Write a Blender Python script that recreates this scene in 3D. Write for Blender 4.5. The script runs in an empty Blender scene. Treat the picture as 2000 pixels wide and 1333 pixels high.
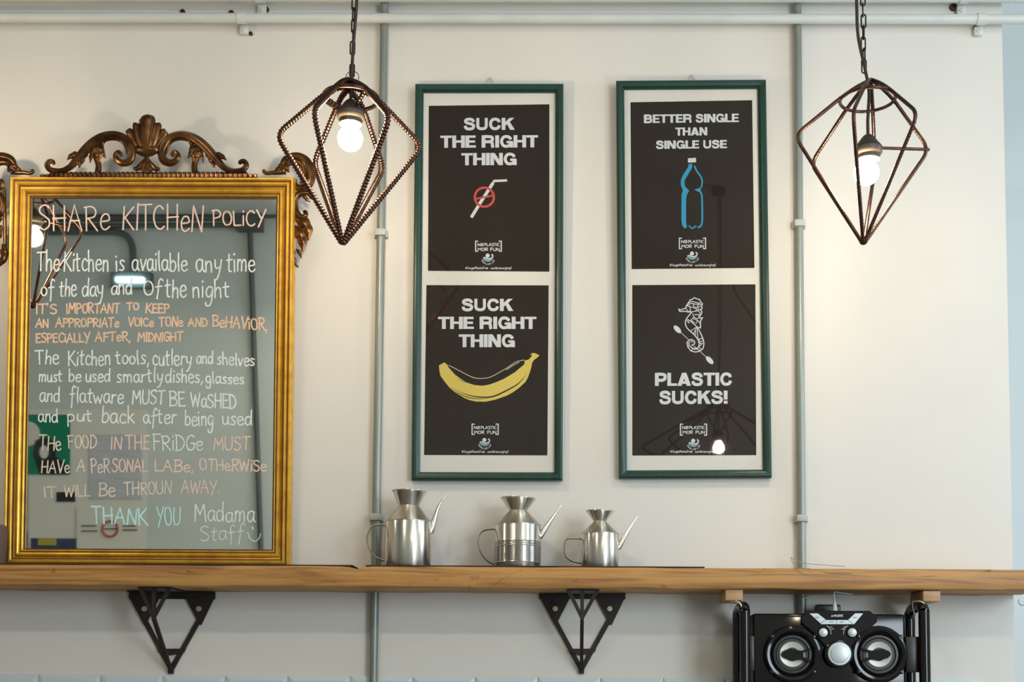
import bpy, bmesh, math, random
from mathutils import Vector, Matrix, geometry
random.seed(7)
PI = math.pi
sc = bpy.context.scene
C = sc.collection

# ------------------------------------------------------------------ camera
F = 2500.0                      # focal length in pixels of the 2000 px wide frame
CAM = Vector((0, -3.1, 1.3))
AX, AY = 1090.0, 1157.0         # pixel of the optical axis (shifted lens)
cd = bpy.data.cameras.new('camera'); cam = bpy.data.objects.new('camera', cd); C.objects.link(cam)
RM = (Matrix.Rotation(0.008, 3, 'Z') @ Matrix.Rotation(PI/2 + math.atan(0.073), 3, 'X') @ Matrix.Rotation(0.0058, 3, 'Z'))
cam.matrix_world = Matrix.Translation(CAM) @ RM.to_4x4()
cd.sensor_width = 36; cd.lens = F/2000*36
cd.shift_x = (1000-AX)/2000; cd.shift_y = (AY-666.5)/2000
cd.clip_start = 0.05
sc.camera = cam

# ------------------------------------------------------------------ world, lights, exposure
w = bpy.data.worlds.new('world'); sc.world = w; w.use_nodes = True
w.node_tree.nodes['Background'].inputs[0].default_value = (0.68, 0.83, 1.0, 1)
w.node_tree.nodes['Background'].inputs[1].default_value = 1.6
def area(name, loc, target, sx, sy, power, col):
    l = bpy.data.lights.new(name, 'AREA'); l.shape = 'RECTANGLE'; l.size = sx; l.size_y = sy
    l.energy = power; l.color = col
    o = bpy.data.objects.new(name, l); C.objects.link(o); o.location = loc
    o.rotation_euler = (Vector(target)-Vector(loc)).to_track_quat('-Z', 'Y').to_euler()
    return o
area('window_daylight', (3.35, -0.75, 2.45), (0, -0.75, 1.2), 1.1, 1.2, 34, (0.62, 0.82, 1.0))
area('window_daylight_behind', (2.6, -3.98, 1.8), (0.6, 0, 1.3), 1.15, 1.8, 80, (0.78, 0.90, 1.0))
area('ceiling_strip_light', (-1.2, -3.3, 3.46), (-1.2, -2.2, 1.5), 0.5, 0.12, 14, (1.0, 0.88, 0.70))
area('ceiling_strip_light_right', (1.7, -3.3, 3.46), (1.4, -2.2, 1.5), 0.9, 0.12, 13, (1.0, 0.88, 0.70))
BULB = 235.0
sc.view_settings.view_transform = 'Standard'; sc.view_settings.look = 'None'
sc.view_settings.gamma = 1; sc.view_settings.use_curve_mapping = False
sc.view_settings.exposure = 0.0
sc.cycles.use_denoising = True
sc.cycles.max_bounces = 8; sc.cycles.diffuse_bounces = 4; sc.cycles.glossy_bounces = 5
sc.cycles.transparent_max_bounces = 12; sc.cycles.caustics_reflective = False
sc.cycles.sample_clamp_indirect = 6

# ------------------------------------------------------------------ projection helpers (measuring the photograph)
def ray(px, py):
    return (RM @ Vector(((px-AX)/F, (AY-py)/F, -1))).normalized()
def P(px, py, Y):
    d = ray(px, py); return CAM + d*((Y-CAM.y)/d.y)
class Plane:
    def __init__(s, o, tilt=0.0, rot=0.0):
        # tilt > 0: the top leans towards the room
        s.o = Vector(o)
        s.n = Vector((0, -math.cos(tilt), -math.sin(tilt)))
        v = Vector((0, -math.sin(tilt), math.cos(tilt))); u = Vector((1, 0, 0))
        s.u = u*math.cos(rot) + v*math.sin(rot); s.v = v*math.cos(rot) - u*math.sin(rot)
    def px(s, x, y, off=0.0):
        d = ray(x, y); o = s.o + s.n*off
        return CAM + d*((o-CAM).dot(s.n)/d.dot(s.n))
    def uv(s, x, y, off=0.0):
        p = s.px(x, y, off)-s.o; return p.dot(s.u), p.dot(s.v)
    def w(s, u, v, h=0.0):
        return s.o + s.u*u + s.v*v + s.n*h

# ------------------------------------------------------------------ materials
def mat(name, col, rough=0.5, metal=0.0, noise=0.0, nscale=8, bump=0.0, bscale=60, col2=None, emis=None, estr=0, coat=0.0, stretch=None, spec=None):
    m = bpy.data.materials.new(name); m.use_nodes = True; nt = m.node_tree; b = nt.nodes['Principled BSDF']
    b.inputs['Base Color'].default_value = (*col, 1); b.inputs['Roughness'].default_value = rough
    b.inputs['Metallic'].default_value = metal
    if spec is not None: b.inputs['Specular IOR Level'].default_value = spec
    if coat: b.inputs['Coat Weight'].default_value = coat
    tc = nt.nodes.new('ShaderNodeTexCoord'); mp = nt.nodes.new('ShaderNodeMapping')
    nt.links.new(tc.outputs['Object'], mp.inputs[0])
    if stretch: mp.inputs['Scale'].default_value = stretch
    if noise or col2:
        n = nt.nodes.new('ShaderNodeTexNoise'); n.inputs['Scale'].default_value = nscale; n.inputs['Detail'].default_value = 5
        nt.links.new(mp.outputs[0], n.inputs[0])
        r = nt.nodes.new('ShaderNodeValToRGB'); r.color_ramp.elements[0].position = 0.35; r.color_ramp.elements[1].position = 0.65
        c2 = col2 or tuple(c*(1-noise) for c in col)
        r.color_ramp.elements[0].color = (*c2, 1); r.color_ramp.elements[1].color = (*col, 1)
        nt.links.new(n.outputs[0], r.inputs[0]); nt.links.new(r.outputs[0], b.inputs['Base Color'])
    if bump:
        n2 = nt.nodes.new('ShaderNodeTexNoise'); n2.inputs['Scale'].default_value = bscale; n2.inputs['Detail'].default_value = 4
        nt.links.new(mp.outputs[0], n2.inputs[0])
        bp = nt.nodes.new('ShaderNodeBump'); bp.inputs['Strength'].default_value = bump; bp.inputs['Distance'].default_value = 0.002
        nt.links.new(n2.outputs[0], bp.inputs['Height']); nt.links.new(bp.outputs[0], b.inputs['Normal'])
    if emis:
        b.inputs['Emission Color'].default_value = (*emis, 1); b.inputs['Emission Strength'].default_value = estr
    return m
M = {}
M['wall'] = mat('wall_paint', (0.745, 0.72, 0.665), 0.85, noise=0.03, nscale=2.2, bump=0.1, bscale=140)
M['alcove'] = mat('alcove_paint', (0.66, 0.68, 0.66), 0.85, bump=0.2, bscale=140)
M['grey_wall'] = mat('grey_wall_paint', (0.72, 0.77, 0.74), 0.8, noise=0.05, nscale=2)
M['ceil'] = mat('ceiling_paint', (0.62, 0.62, 0.60), 0.9)
M['floor'] = mat('floor_concrete', (0.24, 0.22, 0.20), 0.5, noise=0.2, nscale=3)
M['pipe_white'] = mat('painted_pipe', (0.66, 0.69, 0.66), 0.4, noise=0.06, nscale=14, bump=0.2, bscale=90)
M['conduit'] = mat('galvanised_conduit', (0.27, 0.30, 0.27), 0.42, 0.45, noise=0.15, nscale=25, stretch=(1, 1, .2))
M['clip_grey'] = mat('grey_plastic_clip', (0.46, 0.47, 0.44), 0.5)
M['rust'] = mat('rusty_plug', (0.08, 0.04, 0.025), 0.8, noise=0.5, nscale=200)
M['tile'] = mat('glazed_white_tile', (0.60, 0.68, 0.70), 0.38, noise=0.03, nscale=20)
M['green'] = mat('green_painted_wood', (0.004, 0.045, 0.031), 0.34, noise=0.25, nscale=60, stretch=(1, 1, .1), bump=0.1)
M['mount'] = mat('cream_mount_card', (0.72, 0.70, 0.64), 0.8)
M['black_print'] = mat('black_print', (0.017, 0.010, 0.0055), 0.6, spec=0.15, noise=0.1, nscale=30)
M['white_print'] = mat('white_print', (0.62, 0.65, 0.66), 0.7)
M['red_print'] = mat('red_print', (0.55, 0.06, 0.05), 0.7)
M['blue_print'] = mat('blue_print', (0.015, 0.29, 0.52), 0.7)
M['yellow_print'] = mat('yellow_print', (0.66, 0.52, 0.10), 0.7)
M['cream_print'] = mat('cream_print', (0.60, 0.55, 0.40), 0.7)
M['teal_print'] = mat('teal_print', (0.16, 0.33, 0.38), 0.7)
M['pink_print'] = mat('pink_print', (0.50, 0.36, 0.34), 0.7)
M['copper'] = mat('copper_rebar', (0.125, 0.066, 0.047), 0.33, 1.0, noise=0.35, nscale=90)
M['dark_iron'] = mat('dark_iron', (0.032, 0.020, 0.016), 0.5, 0.6, noise=0.3, nscale=80)
M['bracket'] = mat('bracket_iron', (0.032, 0.022, 0.020), 0.55, 0.3, noise=0.3, nscale=60)
M['brown_cable'] = mat('brown_cable', (0.045, 0.025, 0.02), 0.7)
M['socket'] = mat('brown_bakelite', (0.042, 0.027, 0.020), 0.5)
M['socket_ring'] = mat('taupe_socket_ring', (0.10, 0.075, 0.05), 0.45)
M['bulb'] = mat('lit_bulb', (1, 1, 1), 0.3, emis=(1.0, 0.79, 0.55), estr=BULB)
M['tube_light'] = mat('lit_tube', (1, 1, 1), 0.3, emis=(0.55, 0.85, 1.0), estr=9)
M['strip_light'] = mat('lit_strip', (1, 1, 1), 0.3, emis=(1.0, 0.93, 0.82), estr=6)
M['steel'] = mat('stainless_steel', (0.74, 0.71, 0.66), 0.24, 1.0, noise=0.08, nscale=40, stretch=(1, 1, .15), bump=0.04, bscale=50)
_b = M['steel'].node_tree.nodes['Principled BSDF']; _b.inputs['Anisotropic'].default_value = 0.8; _b.inputs['Anisotropic Rotation'].default_value = 0.25
_t = M['steel'].node_tree.nodes.new('ShaderNodeTangent'); _t.direction_type = 'RADIAL'; _t.axis = 'Z'; M['steel'].node_tree.links.new(_t.outputs[0], _b.inputs['Tangent'])
M['steel_warm'] = mat('brushed_steel', (0.60, 0.55, 0.46), 0.34, 1.0, noise=0.15, nscale=50, stretch=(1, 1, .15))
M['gloss_black'] = mat('gloss_black_plastic', (0.005, 0.004, 0.004), 0.09, spec=0.4)
M['satin_black'] = mat('satin_black_plastic', (0.010, 0.009, 0.009), 0.38)
M['silver_plastic'] = mat('silver_plastic', (0.52, 0.56, 0.57), 0.35, 0.3)
M['cone_silver'] = mat('silver_speaker_cone', (0.50, 0.50, 0.44), 0.4, 0.4)
M['white_plastic'] = mat('white_plastic', (0.66, 0.68, 0.66), 0.45)
M['cord_beige'] = mat('beige_cord', (0.42, 0.35, 0.26), 0.7)
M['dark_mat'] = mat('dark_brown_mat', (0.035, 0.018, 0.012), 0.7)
M['screw'] = mat('brass_screw', (0.55, 0.50, 0.38), 0.45, 0.8)
M['taupe'] = mat('taupe_ceramic', (0.11, 0.065, 0.045), 0.7)
M['paper'] = mat('paper', (0.84, 0.82, 0.74), 0.9)
M['paper_blue'] = mat('printed_paper', (0.68, 0.69, 0.74), 0.9, noise=0.2, nscale=30, stretch=(.3, 1, 6))
M['green_paper'] = mat('green_paper', (0.01, 0.26, 0.14), 0.8)
M['dark_paper'] = mat('dark_paper', (0.03, 0.03, 0.03), 0.8)
M['blue_paper'] = mat('navy_paper', (0.05, 0.07, 0.14), 0.8)
M['yellow_paper'] = mat('yellow_paper', (0.50, 0.42, 0.08), 0.8)
M['dark_pipe'] = mat('dark_grey_pipe', (0.10, 0.115, 0.105), 0.5)
M['pen_white'] = mat('white_chalk_marker', (0.84, 0.90, 0.86), 0.9, noise=0.18, nscale=60)
M['pen_pink'] = mat('pink_chalk_marker', (0.84, 0.63, 0.53), 0.9, noise=0.15, nscale=60)
M['pen_orange'] = mat('orange_chalk_marker', (0.88, 0.58, 0.40), 0.9, noise=0.15, nscale=60)
M['pen_pale'] = mat('pale_peach_chalk_marker', (0.84, 0.72, 0.61), 0.9, noise=0.2, nscale=60)
M['pen_cyan'] = mat('cyan_chalk_marker', (0.55, 0.92, 0.88), 0.9, noise=0.12, nscale=60)

def mirror_mat():
    m = mat('silvered_glass', (0.90, 0.95, 0.92), 0.03, 1.0); nt = m.node_tree; b = nt.nodes['Principled BSDF']
    n = nt.nodes.new('ShaderNodeTexNoise'); n.inputs['Scale'].default_value = 5
    r = nt.nodes.new('ShaderNodeMapRange'); r.inputs[3].default_value = 0.0; r.inputs[4].default_value = 0.035
    nt.links.new(n.outputs[0], r.inputs[0]); nt.links.new(r.outputs[0], b.inputs['Roughness'])
    return m
M['mirror'] = mirror_mat()
def glass_mat():
    m = bpy.data.materials.new('picture_glass'); m.use_nodes = True; nt = m.node_tree; nt.nodes.clear()
    o = nt.nodes.new('ShaderNodeOutputMaterial'); t = nt.nodes.new('ShaderNodeBsdfTransparent'); g = nt.nodes.new('ShaderNodeBsdfGlossy')
    g.inputs['Roughness'].default_value = 0.02; fr = nt.nodes.new('ShaderNodeFresnel'); fr.inputs[0].default_value = 1.5
    mx = nt.nodes.new('ShaderNodeMixShader'); ge = nt.nodes.new('ShaderNodeNewGeometry'); im = nt.nodes.new('ShaderNodeMath'); im.operation = 'SUBTRACT'; im.inputs[0].default_value = 1
    ml = nt.nodes.new('ShaderNodeMath'); ml.operation = 'MULTIPLY'; nt.links.new(ge.outputs['Backfacing'], im.inputs[1])
    nt.links.new(im.outputs[0], ml.inputs[0]); nt.links.new(fr.outputs[0], ml.inputs[1]); nt.links.new(ml.outputs[0], mx.inputs[0])
    nt.links.new(t.outputs[0], mx.inputs[1]); nt.links.new(g.outputs[0], mx.inputs[2]); nt.links.new(mx.outputs[0], o.inputs[0])
    return m
M['glass'] = glass_mat()
def gold_mat(name, c1, c2, dirt, rough, metal):
    m = mat(name, c1, rough, metal); nt = m.node_tree; b = nt.nodes['Principled BSDF']
    tc = nt.nodes.new('ShaderNodeTexCoord')
    n = nt.nodes.new('ShaderNodeTexNoise'); n.inputs['Scale'].default_value = 35; n.inputs['Detail'].default_value = 6
    nt.links.new(tc.outputs['Object'], n.inputs[0])
    r = nt.nodes.new('ShaderNodeValToRGB'); e = r.color_ramp.elements
    e[0].position = 0.34; e[0].color = (*c2, 1); e[1].position = 0.62; e[1].color = (*c1, 1)
    nt.links.new(n.outputs[0], r.inputs[0])
    g = nt.nodes.new('ShaderNodeNewGeometry'); rr = nt.nodes.new('ShaderNodeValToRGB'); e = rr.color_ramp.elements
    e[0].position = 0.44; e[0].color = (*dirt, 1); e[1].position = 0.52; e[1].color = (1, 1, 1, 1)
    nt.links.new(g.outputs['Pointiness'], rr.inputs[0])
    mx = nt.nodes.new('ShaderNodeMix'); mx.data_type = 'RGBA'; mx.blend_type = 'MULTIPLY'; mx.inputs[0].default_value = 1
    nt.links.new(r.outputs[0], mx.inputs[6]); nt.links.new(rr.outputs[0], mx.inputs[7]); nt.links.new(mx.outputs[2], b.inputs['Base Color'])
    bp = nt.nodes.new('ShaderNodeBump'); bp.inputs['Strength'].default_value = 0.25; bp.inputs['Distance'].default_value = 0.001
    nt.links.new(n.outputs[0], bp.inputs['Height']); nt.links.new(bp.outputs[0], b.inputs['Normal'])
    return m
M['gold'] = gold_mat('gilded_moulding', (0.80, 0.46, 0.05), (0.62, 0.32, 0.035), (0.6, 0.42, 0.25), 0.34, 0.5)
M['gold_old'] = gold_mat('aged_gilt_carving', (0.15, 0.068, 0.018), (0.05, 0.022, 0.009), (0.25, 0.17, 0.1), 0.30, 0.75)
M['gold_groove'] = mat('red_bole_groove', (0.10, 0.035, 0.012), 0.6, 0.2)
def wood_mat(name, light, dark, knots=True):
    m = mat(name, light, 0.5); nt = m.node_tree; b = nt.nodes['Principled BSDF']
    tc = nt.nodes.new('ShaderNodeTexCoord'); mp = nt.nodes.new('ShaderNodeMapping'); mp.inputs['Scale'].default_value = (1.2, 9, 26)
    nt.links.new(tc.outputs['Object'], mp.inputs[0])
    n = nt.nodes.new('ShaderNodeTexNoise'); n.inputs['Scale'].default_value = 2.2; n.inputs['Detail'].default_value = 8; n.inputs['Distortion'].default_value = 1.6
    nt.links.new(mp.outputs[0], n.inputs[0])
    r = nt.nodes.new('ShaderNodeValToRGB'); e = r.color_ramp.elements
    e[0].position = 0.30; e[0].color = (*dark, 1); e[1].position = 0.58; e[1].color = (*light, 1)
    nt.links.new(n.outputs[0], r.inputs[0]); last = r.outputs[0]
    if knots:
        mp2 = nt.nodes.new('ShaderNodeMapping'); mp2.inputs['Scale'].default_value = (3.2, 5, 11); nt.links.new(tc.outputs['Object'], mp2.inputs[0])
        v = nt.nodes.new('ShaderNodeTexNoise'); v.inputs['Scale'].default_value = 1.7; v.inputs['Detail'].default_value = 3; v.inputs['Distortion'].default_value = 2.5
        nt.links.new(mp2.outputs[0], v.inputs[0])
        r2 = nt.nodes.new('ShaderNodeValToRGB'); e = r2.color_ramp.elements
        e[0].position = 0.27; e[0].color = (0.38, 0.28, 0.22, 1); e[1].position = 0.36; e[1].color = (1, 1, 1, 1)
        nt.links.new(v.outputs[0], r2.inputs[0])
        mx = nt.nodes.new('ShaderNodeMix'); mx.data_type = 'RGBA'; mx.blend_type = 'MULTIPLY'; mx.inputs[0].default_value = 0.9
        nt.links.new(last, mx.inputs[6]); nt.links.new(r2.outputs[0], mx.inputs[7]); last = mx.outputs[2]
    nt.links.new(last, b.inputs['Base Color'])
    bp = nt.nodes.new('ShaderNodeBump'); bp.inputs['Strength'].default_value = 0.35; bp.inputs['Distance'].default_value = 0.0015
    nt.links.new(n.outputs[0], bp.inputs['Height']); nt.links.new(bp.outputs[0], b.inputs['Normal'])
    return m
M['oak'] = wood_mat('golden_oak', (0.52, 0.265, 0.075), (0.25, 0.105, 0.026))
M['block_wood'] = wood_mat('pale_pine_block', (0.55, 0.33, 0.16), (0.34, 0.17, 0.07), False)

# ------------------------------------------------------------------ object helpers
def thing(name, label, cat, loc, group=None):
    o = bpy.data.objects.new(name, None); C.objects.link(o); o.empty_display_size = 0.05
    o.matrix_world = Matrix.Translation(Vector(loc)); o['label'] = label; o['category'] = cat
    if group: o['group'] = group
    return o
def worldm(o):
    m = o.matrix_basis.copy(); p = o.parent
    while p: m = p.matrix_basis @ m; p = p.parent
    return m
def tag(o, label, cat, group=None):
    o['label'] = label; o['category'] = cat
    if group: o['group'] = group
    return o
class MB:
    def __init__(s): s.v = []; s.f = []
    def add(s, vs, fs):
        n = len(s.v); s.v += [Vector(p) for p in vs]; s.f += [tuple(i+n for i in f) for f in fs]; return s
    def box(s, a, b):
        x0, y0, z0 = a; x1, y1, z1 = b
        return s.add([(x0,y0,z0),(x1,y0,z0),(x1,y1,z0),(x0,y1,z0),(x0,y0,z1),(x1,y0,z1),(x1,y1,z1),(x0,y1,z1)],
                     [(0,3,2,1),(4,5,6,7),(0,1,5,4),(1,2,6,5),(2,3,7,6),(3,0,4,7)])
    def bev(s, a, b, r=0.003, seg=2):
        bm = bmesh.new(); t = MB().box(a, b); vs = [bm.verts.new(p) for p in t.v]
        for f in t.f: bm.faces.new([vs[i] for i in f])
        bmesh.ops.bevel(bm, geom=bm.edges[:], offset=r, segments=seg, affect='EDGES', profile=0.5)
        bm.verts.index_update()
        s.add([v.co.copy() for v in bm.verts], [[v.index for v in f.verts] for f in bm.faces]); bm.free(); return s
    def tube(s, pts, rad, seg=10, n=None, rn=None, caps=True, rfun=None, closed=False, flute=0, fl=0.12):
        pts = [Vector(p) for p in pts]; N = len(pts)
        if not hasattr(rad, '__len__'): rad = [rad]*N
        if rn is None: rn = rad
        elif not hasattr(rn, '__len__'): rn = [rn]*N
        ref = Vector(n) if n is not None else None; prev = None; vs = []; dist = 0
        for i, p in enumerate(pts):
            if closed: t = pts[(i+1) % N]-pts[i-1]
            else: t = pts[min(i+1, N-1)]-pts[max(i-1, 0)]
            if t.length < 1e-9: t = Vector((0, 0, 1))
            t.normalize()
            if i: dist += (p-pts[i-1]).length
            if ref is not None:
                a = t.cross(ref)
                if a.length < 1e-6: a = Vector((1, 0, 0))
                a.normalize(); b = ref.normalized()
            else:
                if prev is None:
                    a = t.orthogonal().normalized()
                else:
                    a = prev - t*prev.dot(t); a.normalize()
                b = t.cross(a).normalized(); prev = a
            for k in range(seg):
                th = 2*PI*k/seg; m = rfun(dist, th) if rfun else 1
                if flute: m *= 1 + fl*math.cos(flute*th)
                vs.append(p + a*(math.cos(th)*rad[i]*m) + b*(math.sin(th)*rn[i]*m))
        fs = []
        for i in range(N if closed else N-1):
            j = (i+1) % N
            for k in range(seg):
                l = (k+1) % seg
                fs.append((i*seg+k, i*seg+l, j*seg+l, j*seg+k))
        if caps and not closed:
            fs.append(tuple(range(seg))[::-1]); fs.append(tuple((N-1)*seg+k for k in range(seg)))
        return s.add(vs, fs)
    def lathe(s, prof, c, axis=(0,0,1), seg=24):
        ax = Vector(axis).normalized(); a = ax.orthogonal().normalized(); b = ax.cross(a); c = Vector(c); vs = []; fs = []
        for r, h in prof:
            for k in range(seg):
                th = 2*PI*k/seg; vs.append(c + ax*h + (a*math.cos(th)+b*math.sin(th))*max(r, 1e-5))
        for i in range(len(prof)-1):
            for k in range(seg):
                l = (k+1) % seg; fs.append((i*seg+k, i*seg+l, (i+1)*seg+l, (i+1)*seg+k))
        fs.append(tuple(range(seg))[::-1]); fs.append(tuple((len(prof)-1)*seg+k for k in range(seg)))
        return s.add(vs, fs)
    def prism(s, poly, vec):
        """extrude a planar polygon (world points) along vec"""
        poly = [Vector(p) for p in poly]; vec = Vector(vec); n = len(poly)
        tri = geometry.tessellate_polygon([poly])
        vs = poly + [p+vec for p in poly]
        fs = [tuple(t) for t in tri] + [tuple(i+n for i in t)[::-1] for t in tri]
        fs += [(i, (i+1) % n, (i+1) % n+n, i+n) for i in range(n)]
        return s.add(vs, fs)
    def bar(s, a, b, wd, dp, n):
        """rectangular bar from a to b; wd across in the plane with normal n, dp along n"""
        a = Vector(a); b = Vector(b); n = Vector(n).normalized(); t = (b-a).normalized(); q = t.cross(n).normalized()*wd/2; h = n*dp/2
        vs = [a-q-h, a+q-h, a+q+h, a-q+h, b-q-h, b+q-h, b+q+h, b-q+h]
        return s.add(vs, [(0,3,2,1),(4,5,6,7),(0,1,5,4),(1,2,6,5),(2,3,7,6),(3,0,4,7)])
    def flat(s, poly):
        poly = [Vector(p) for p in poly]
        return s.add(poly, [tuple(t) for t in geometry.tessellate_polygon([poly])])
    def build(s, name, m, parent=None, smooth=False, fixn=True, angle=40):
        me = bpy.data.meshes.new(name)
        inv = worldm(parent).inverted() if parent else Matrix.Identity(4)
        me.from_pydata([inv @ p for p in s.v], [], s.f)
        if fixn:
            bm = bmesh.new(); bm.from_mesh(me); bmesh.ops.recalc_face_normals(bm, faces=bm.faces); bm.to_mesh(me); bm.free()
        me.materials.append(M[m])
        if smooth:
            me.polygons.foreach_set('use_smooth', [True]*len(me.polygons))
            try: me.set_sharp_from_angle(angle=math.radians(angle))
            except Exception: pass
        me.update(); o = bpy.data.objects.new(name, me); C.objects.link(o)
        if parent: o.parent = parent
        return o
def struct(o): o['kind'] = 'structure'; return o
def cat(pts, k=6, closed=False):
    """Catmull-Rom through n-dimensional tuples"""
    n = len(pts); out = []
    if n < 3: return [tuple(p) for p in pts]
    segs = n if closed else n-1
    for i in range(segs):
        g = lambda j: pts[j % n] if closed else pts[max(0, min(n-1, j))]
        p0, p1, p2, p3 = g(i-1), g(i), g(i+1), g(i+2)
        for s in range(k):
            t = s/k
            out.append(tuple(0.5*((2*b)+(-a+c)*t+(2*a-5*b+4*c-d)*t*t+(-a+3*b-3*c+d)*t**3) for a, b, c, d in zip(p0, p1, p2, p3)))
    if not closed: out.append(tuple(pts[-1]))
    return out

# ================================================================== THE ROOM
XE = P(1968, 600, 0).x          # outer corner of the main wall
ZT = P(1000, 1322, 0).z         # top of the tiling
ZP = P(1000, 38, -0.03).z       # lower horizontal pipe
CEIL = 3.55
XL, XR, YF, YB = -4.2, 3.3, -4.0, 1.15
wb = struct(MB().box((XL, 0, 0), (XE, 0.14, CEIL)).build('wall_back', 'wall'))
struct(MB().box((XE-0.002, 0.9, 0), (XR, 1.04, CEIL)).build('wall_alcove', 'alcove'))
struct(MB().box((XE-0.10, 0.1395, 0), (XE-0.005, 0.92, CEIL)).build('wall_alcove_side', 'alcove'))
struct(MB().box((XL-0.1, YF-0.1, 0), (XL, YB, CEIL)).build('wall_left', 'wall'))
wy0, wy1, wz0, wz1 = -1.5, 0.1, 1.75, 3.1
m = MB().box((XR, YF-0.1, 0), (XR+0.12, wy0, CEIL)).box((XR, wy1, 0), (XR+0.12, YB, CEIL)).box((XR, wy0, 0), (XR+0.12, wy1, wz0)).box((XR, wy0, wz1), (XR+0.12, wy1, CEIL))
struct(m.build('wall_right', 'wall'))
win = struct(MB().box((XR+0.06, wy0, wz0), (XR+0.07, wy1, wz1)).build('window_1', 'glass'))
m = MB()
for a, b in (((wy0, wz0), (wy0+.05, wz1)), ((wy1-.05, wz0), (wy1, wz1)), ((wy0, wz0), (wy1, wz0+.05)), ((wy0, wz1-.05), (wy1, wz1)), (((wy0+wy1)/2-.025, wz0), ((wy0+wy1)/2+.025, wz1))):
    m.box((XR+0.04, a[0], a[1]), (XR+0.09, b[0], b[1]))
m.build('window_frame', 'white_plastic', win)
fx0, fx1, fz0, fz1 = 1.98, 3.2, 0.95, 2.8
m = MB().box((XL, YF-0.12, 0), (fx0, YF, CEIL)).box((fx1, YF-0.12, 0), (XR, YF, CEIL)).box((fx0, YF-0.12, 0), (fx1, YF, fz0)).box((fx0, YF-0.12, fz1), (fx1, YF, CEIL))
struct(m.build('wall_front', 'grey_wall'))
win2 = struct(MB().box((fx0, YF-0.07, fz0), (fx1, YF-0.06, fz1)).build('window_2', 'glass'))
m = MB()
for a, b in (((fx0, fz0), (fx0+.05, fz1)), ((fx1-.05, fz0), (fx1, fz1)), ((fx0, fz0), (fx1, fz0+.05)), ((fx0, fz1-.05), (fx1, fz1)), (((fx0+fx1)/2-.025, fz0), ((fx0+fx1)/2+.025, fz1))):
    m.box((a[0], YF-0.09, a[1]), (b[0], YF-0.04, b[1]))
m.build('window_frame', 'white_plastic', win2)
struct(MB().box((XL, YF-0.1, -0.1), (XR+.1, YB, 0)).build('floor', 'floor'))
struct(MB().box((XL, YF-0.1, CEIL), (XR+.1, YB, CEIL+0.1)).build('ceiling', 'ceil'))

# tiles: pillowed metro tiles under the shelf, each a child of the wall
TW, TH, GR = 0.1512, 0.076, 0.0018
tme = None
x0 = P(76, 1326, 0).x
for r in range(5):
    k0 = -3
    for k in range(k0, 18):
        xa = x0 + TW*(k + (0.5 if r % 2 else 0)); xb = xa + TW
        if xb > XE: continue
        zt = ZT - r*TH
        if tme is None:
            hx, hz = TW/2-GR, TH/2-GR; bx = 0.010
            t = MB().add([(-hx,0,-hz),(hx,0,-hz),(hx,0,hz),(-hx,0,hz),(-hx,-.003,-hz),(hx,-.003,-hz),(hx,-.003,hz),(-hx,-.003,hz),
                          (-hx+bx,-.006,-hz+bx),(hx-bx,-.006,-hz+bx),(hx-bx,-.006,hz-bx),(-hx+bx,-.006,hz-bx)],
                         [(0,1,5,4),(1,2,6,5),(2,3,7,6),(3,0,4,7),(4,5,9,8),(5,6,10,9),(6,7,11,10),(7,4,8,11),(8,9,10,11)])
            o = t.build('tile', 'tile', wb); tme = o.data
        else:
            o = bpy.data.objects.new('tile', tme); C.objects.link(o); o.parent = wb
        o.location = ((xa+xb)/2, -0.0002, zt-TH/2)

# ================================================================== PIPES
def hpipe(pyc, r, Y, label):
    z = P(1000, pyc, Y).z
    o = MB().tube([(XL+.002, Y, z), (XR-.002, Y, z)], r, 16).build('ceiling_pipe', 'pipe_white', None, True)
    tag(o, label, 'pipe', 'painted pipes running along the top of the wall'); return o, z
pl, zpl = hpipe(36, 0.0118, -0.032, 'white painted horizontal pipe, the lower of the two above the posters')
pu, zpu = hpipe(-6, 0.0125, -0.034, 'white painted horizontal pipe at the very top edge, above the other pipe')
def saddle(par, x, z, r, Y, drop):
    # strap over the pipe with a screwed ear below and above
    pts = []
    for k in range(9):
        a = -PI/2 - PI*k/8; pts.append((x, Y+math.cos(a)*(r+.0015), z-math.sin(a+PI)*(r+.0015)))
    m = MB()
    seg = 16
    m.tube([(x-.011, Y, z), (x+.011, Y, z)], r+.0025, seg)
    m.bev((x-.011, -.014, z-drop), (x+.011, -.002, z-r+.004), .003)
    m.bev((x-.010, -.012, z+r-.004), (x+.010, -.002, z+r+.012), .003)
    o = m.build('pipe_clip', 'pipe_white', par, True)
    MB().lathe([(.0055, 0), (.0055, .002), (.004, .0035), (.0012, .0035), (.0012, .001)], (x, -.014, z-r-.010), (0, -1, 0), 14).build('screw', 'pipe_white', o, True)
    return o
for px in (473, 1916):
    saddle(pl, P(px, 40, -.03).x, zpl, 0.0118, -0.032, 0.030)
for px in (508, 1882):
    saddle(pu, P(px, 5, -.03).x, zpu, 0.0125, -0.034, 0.034)
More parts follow.
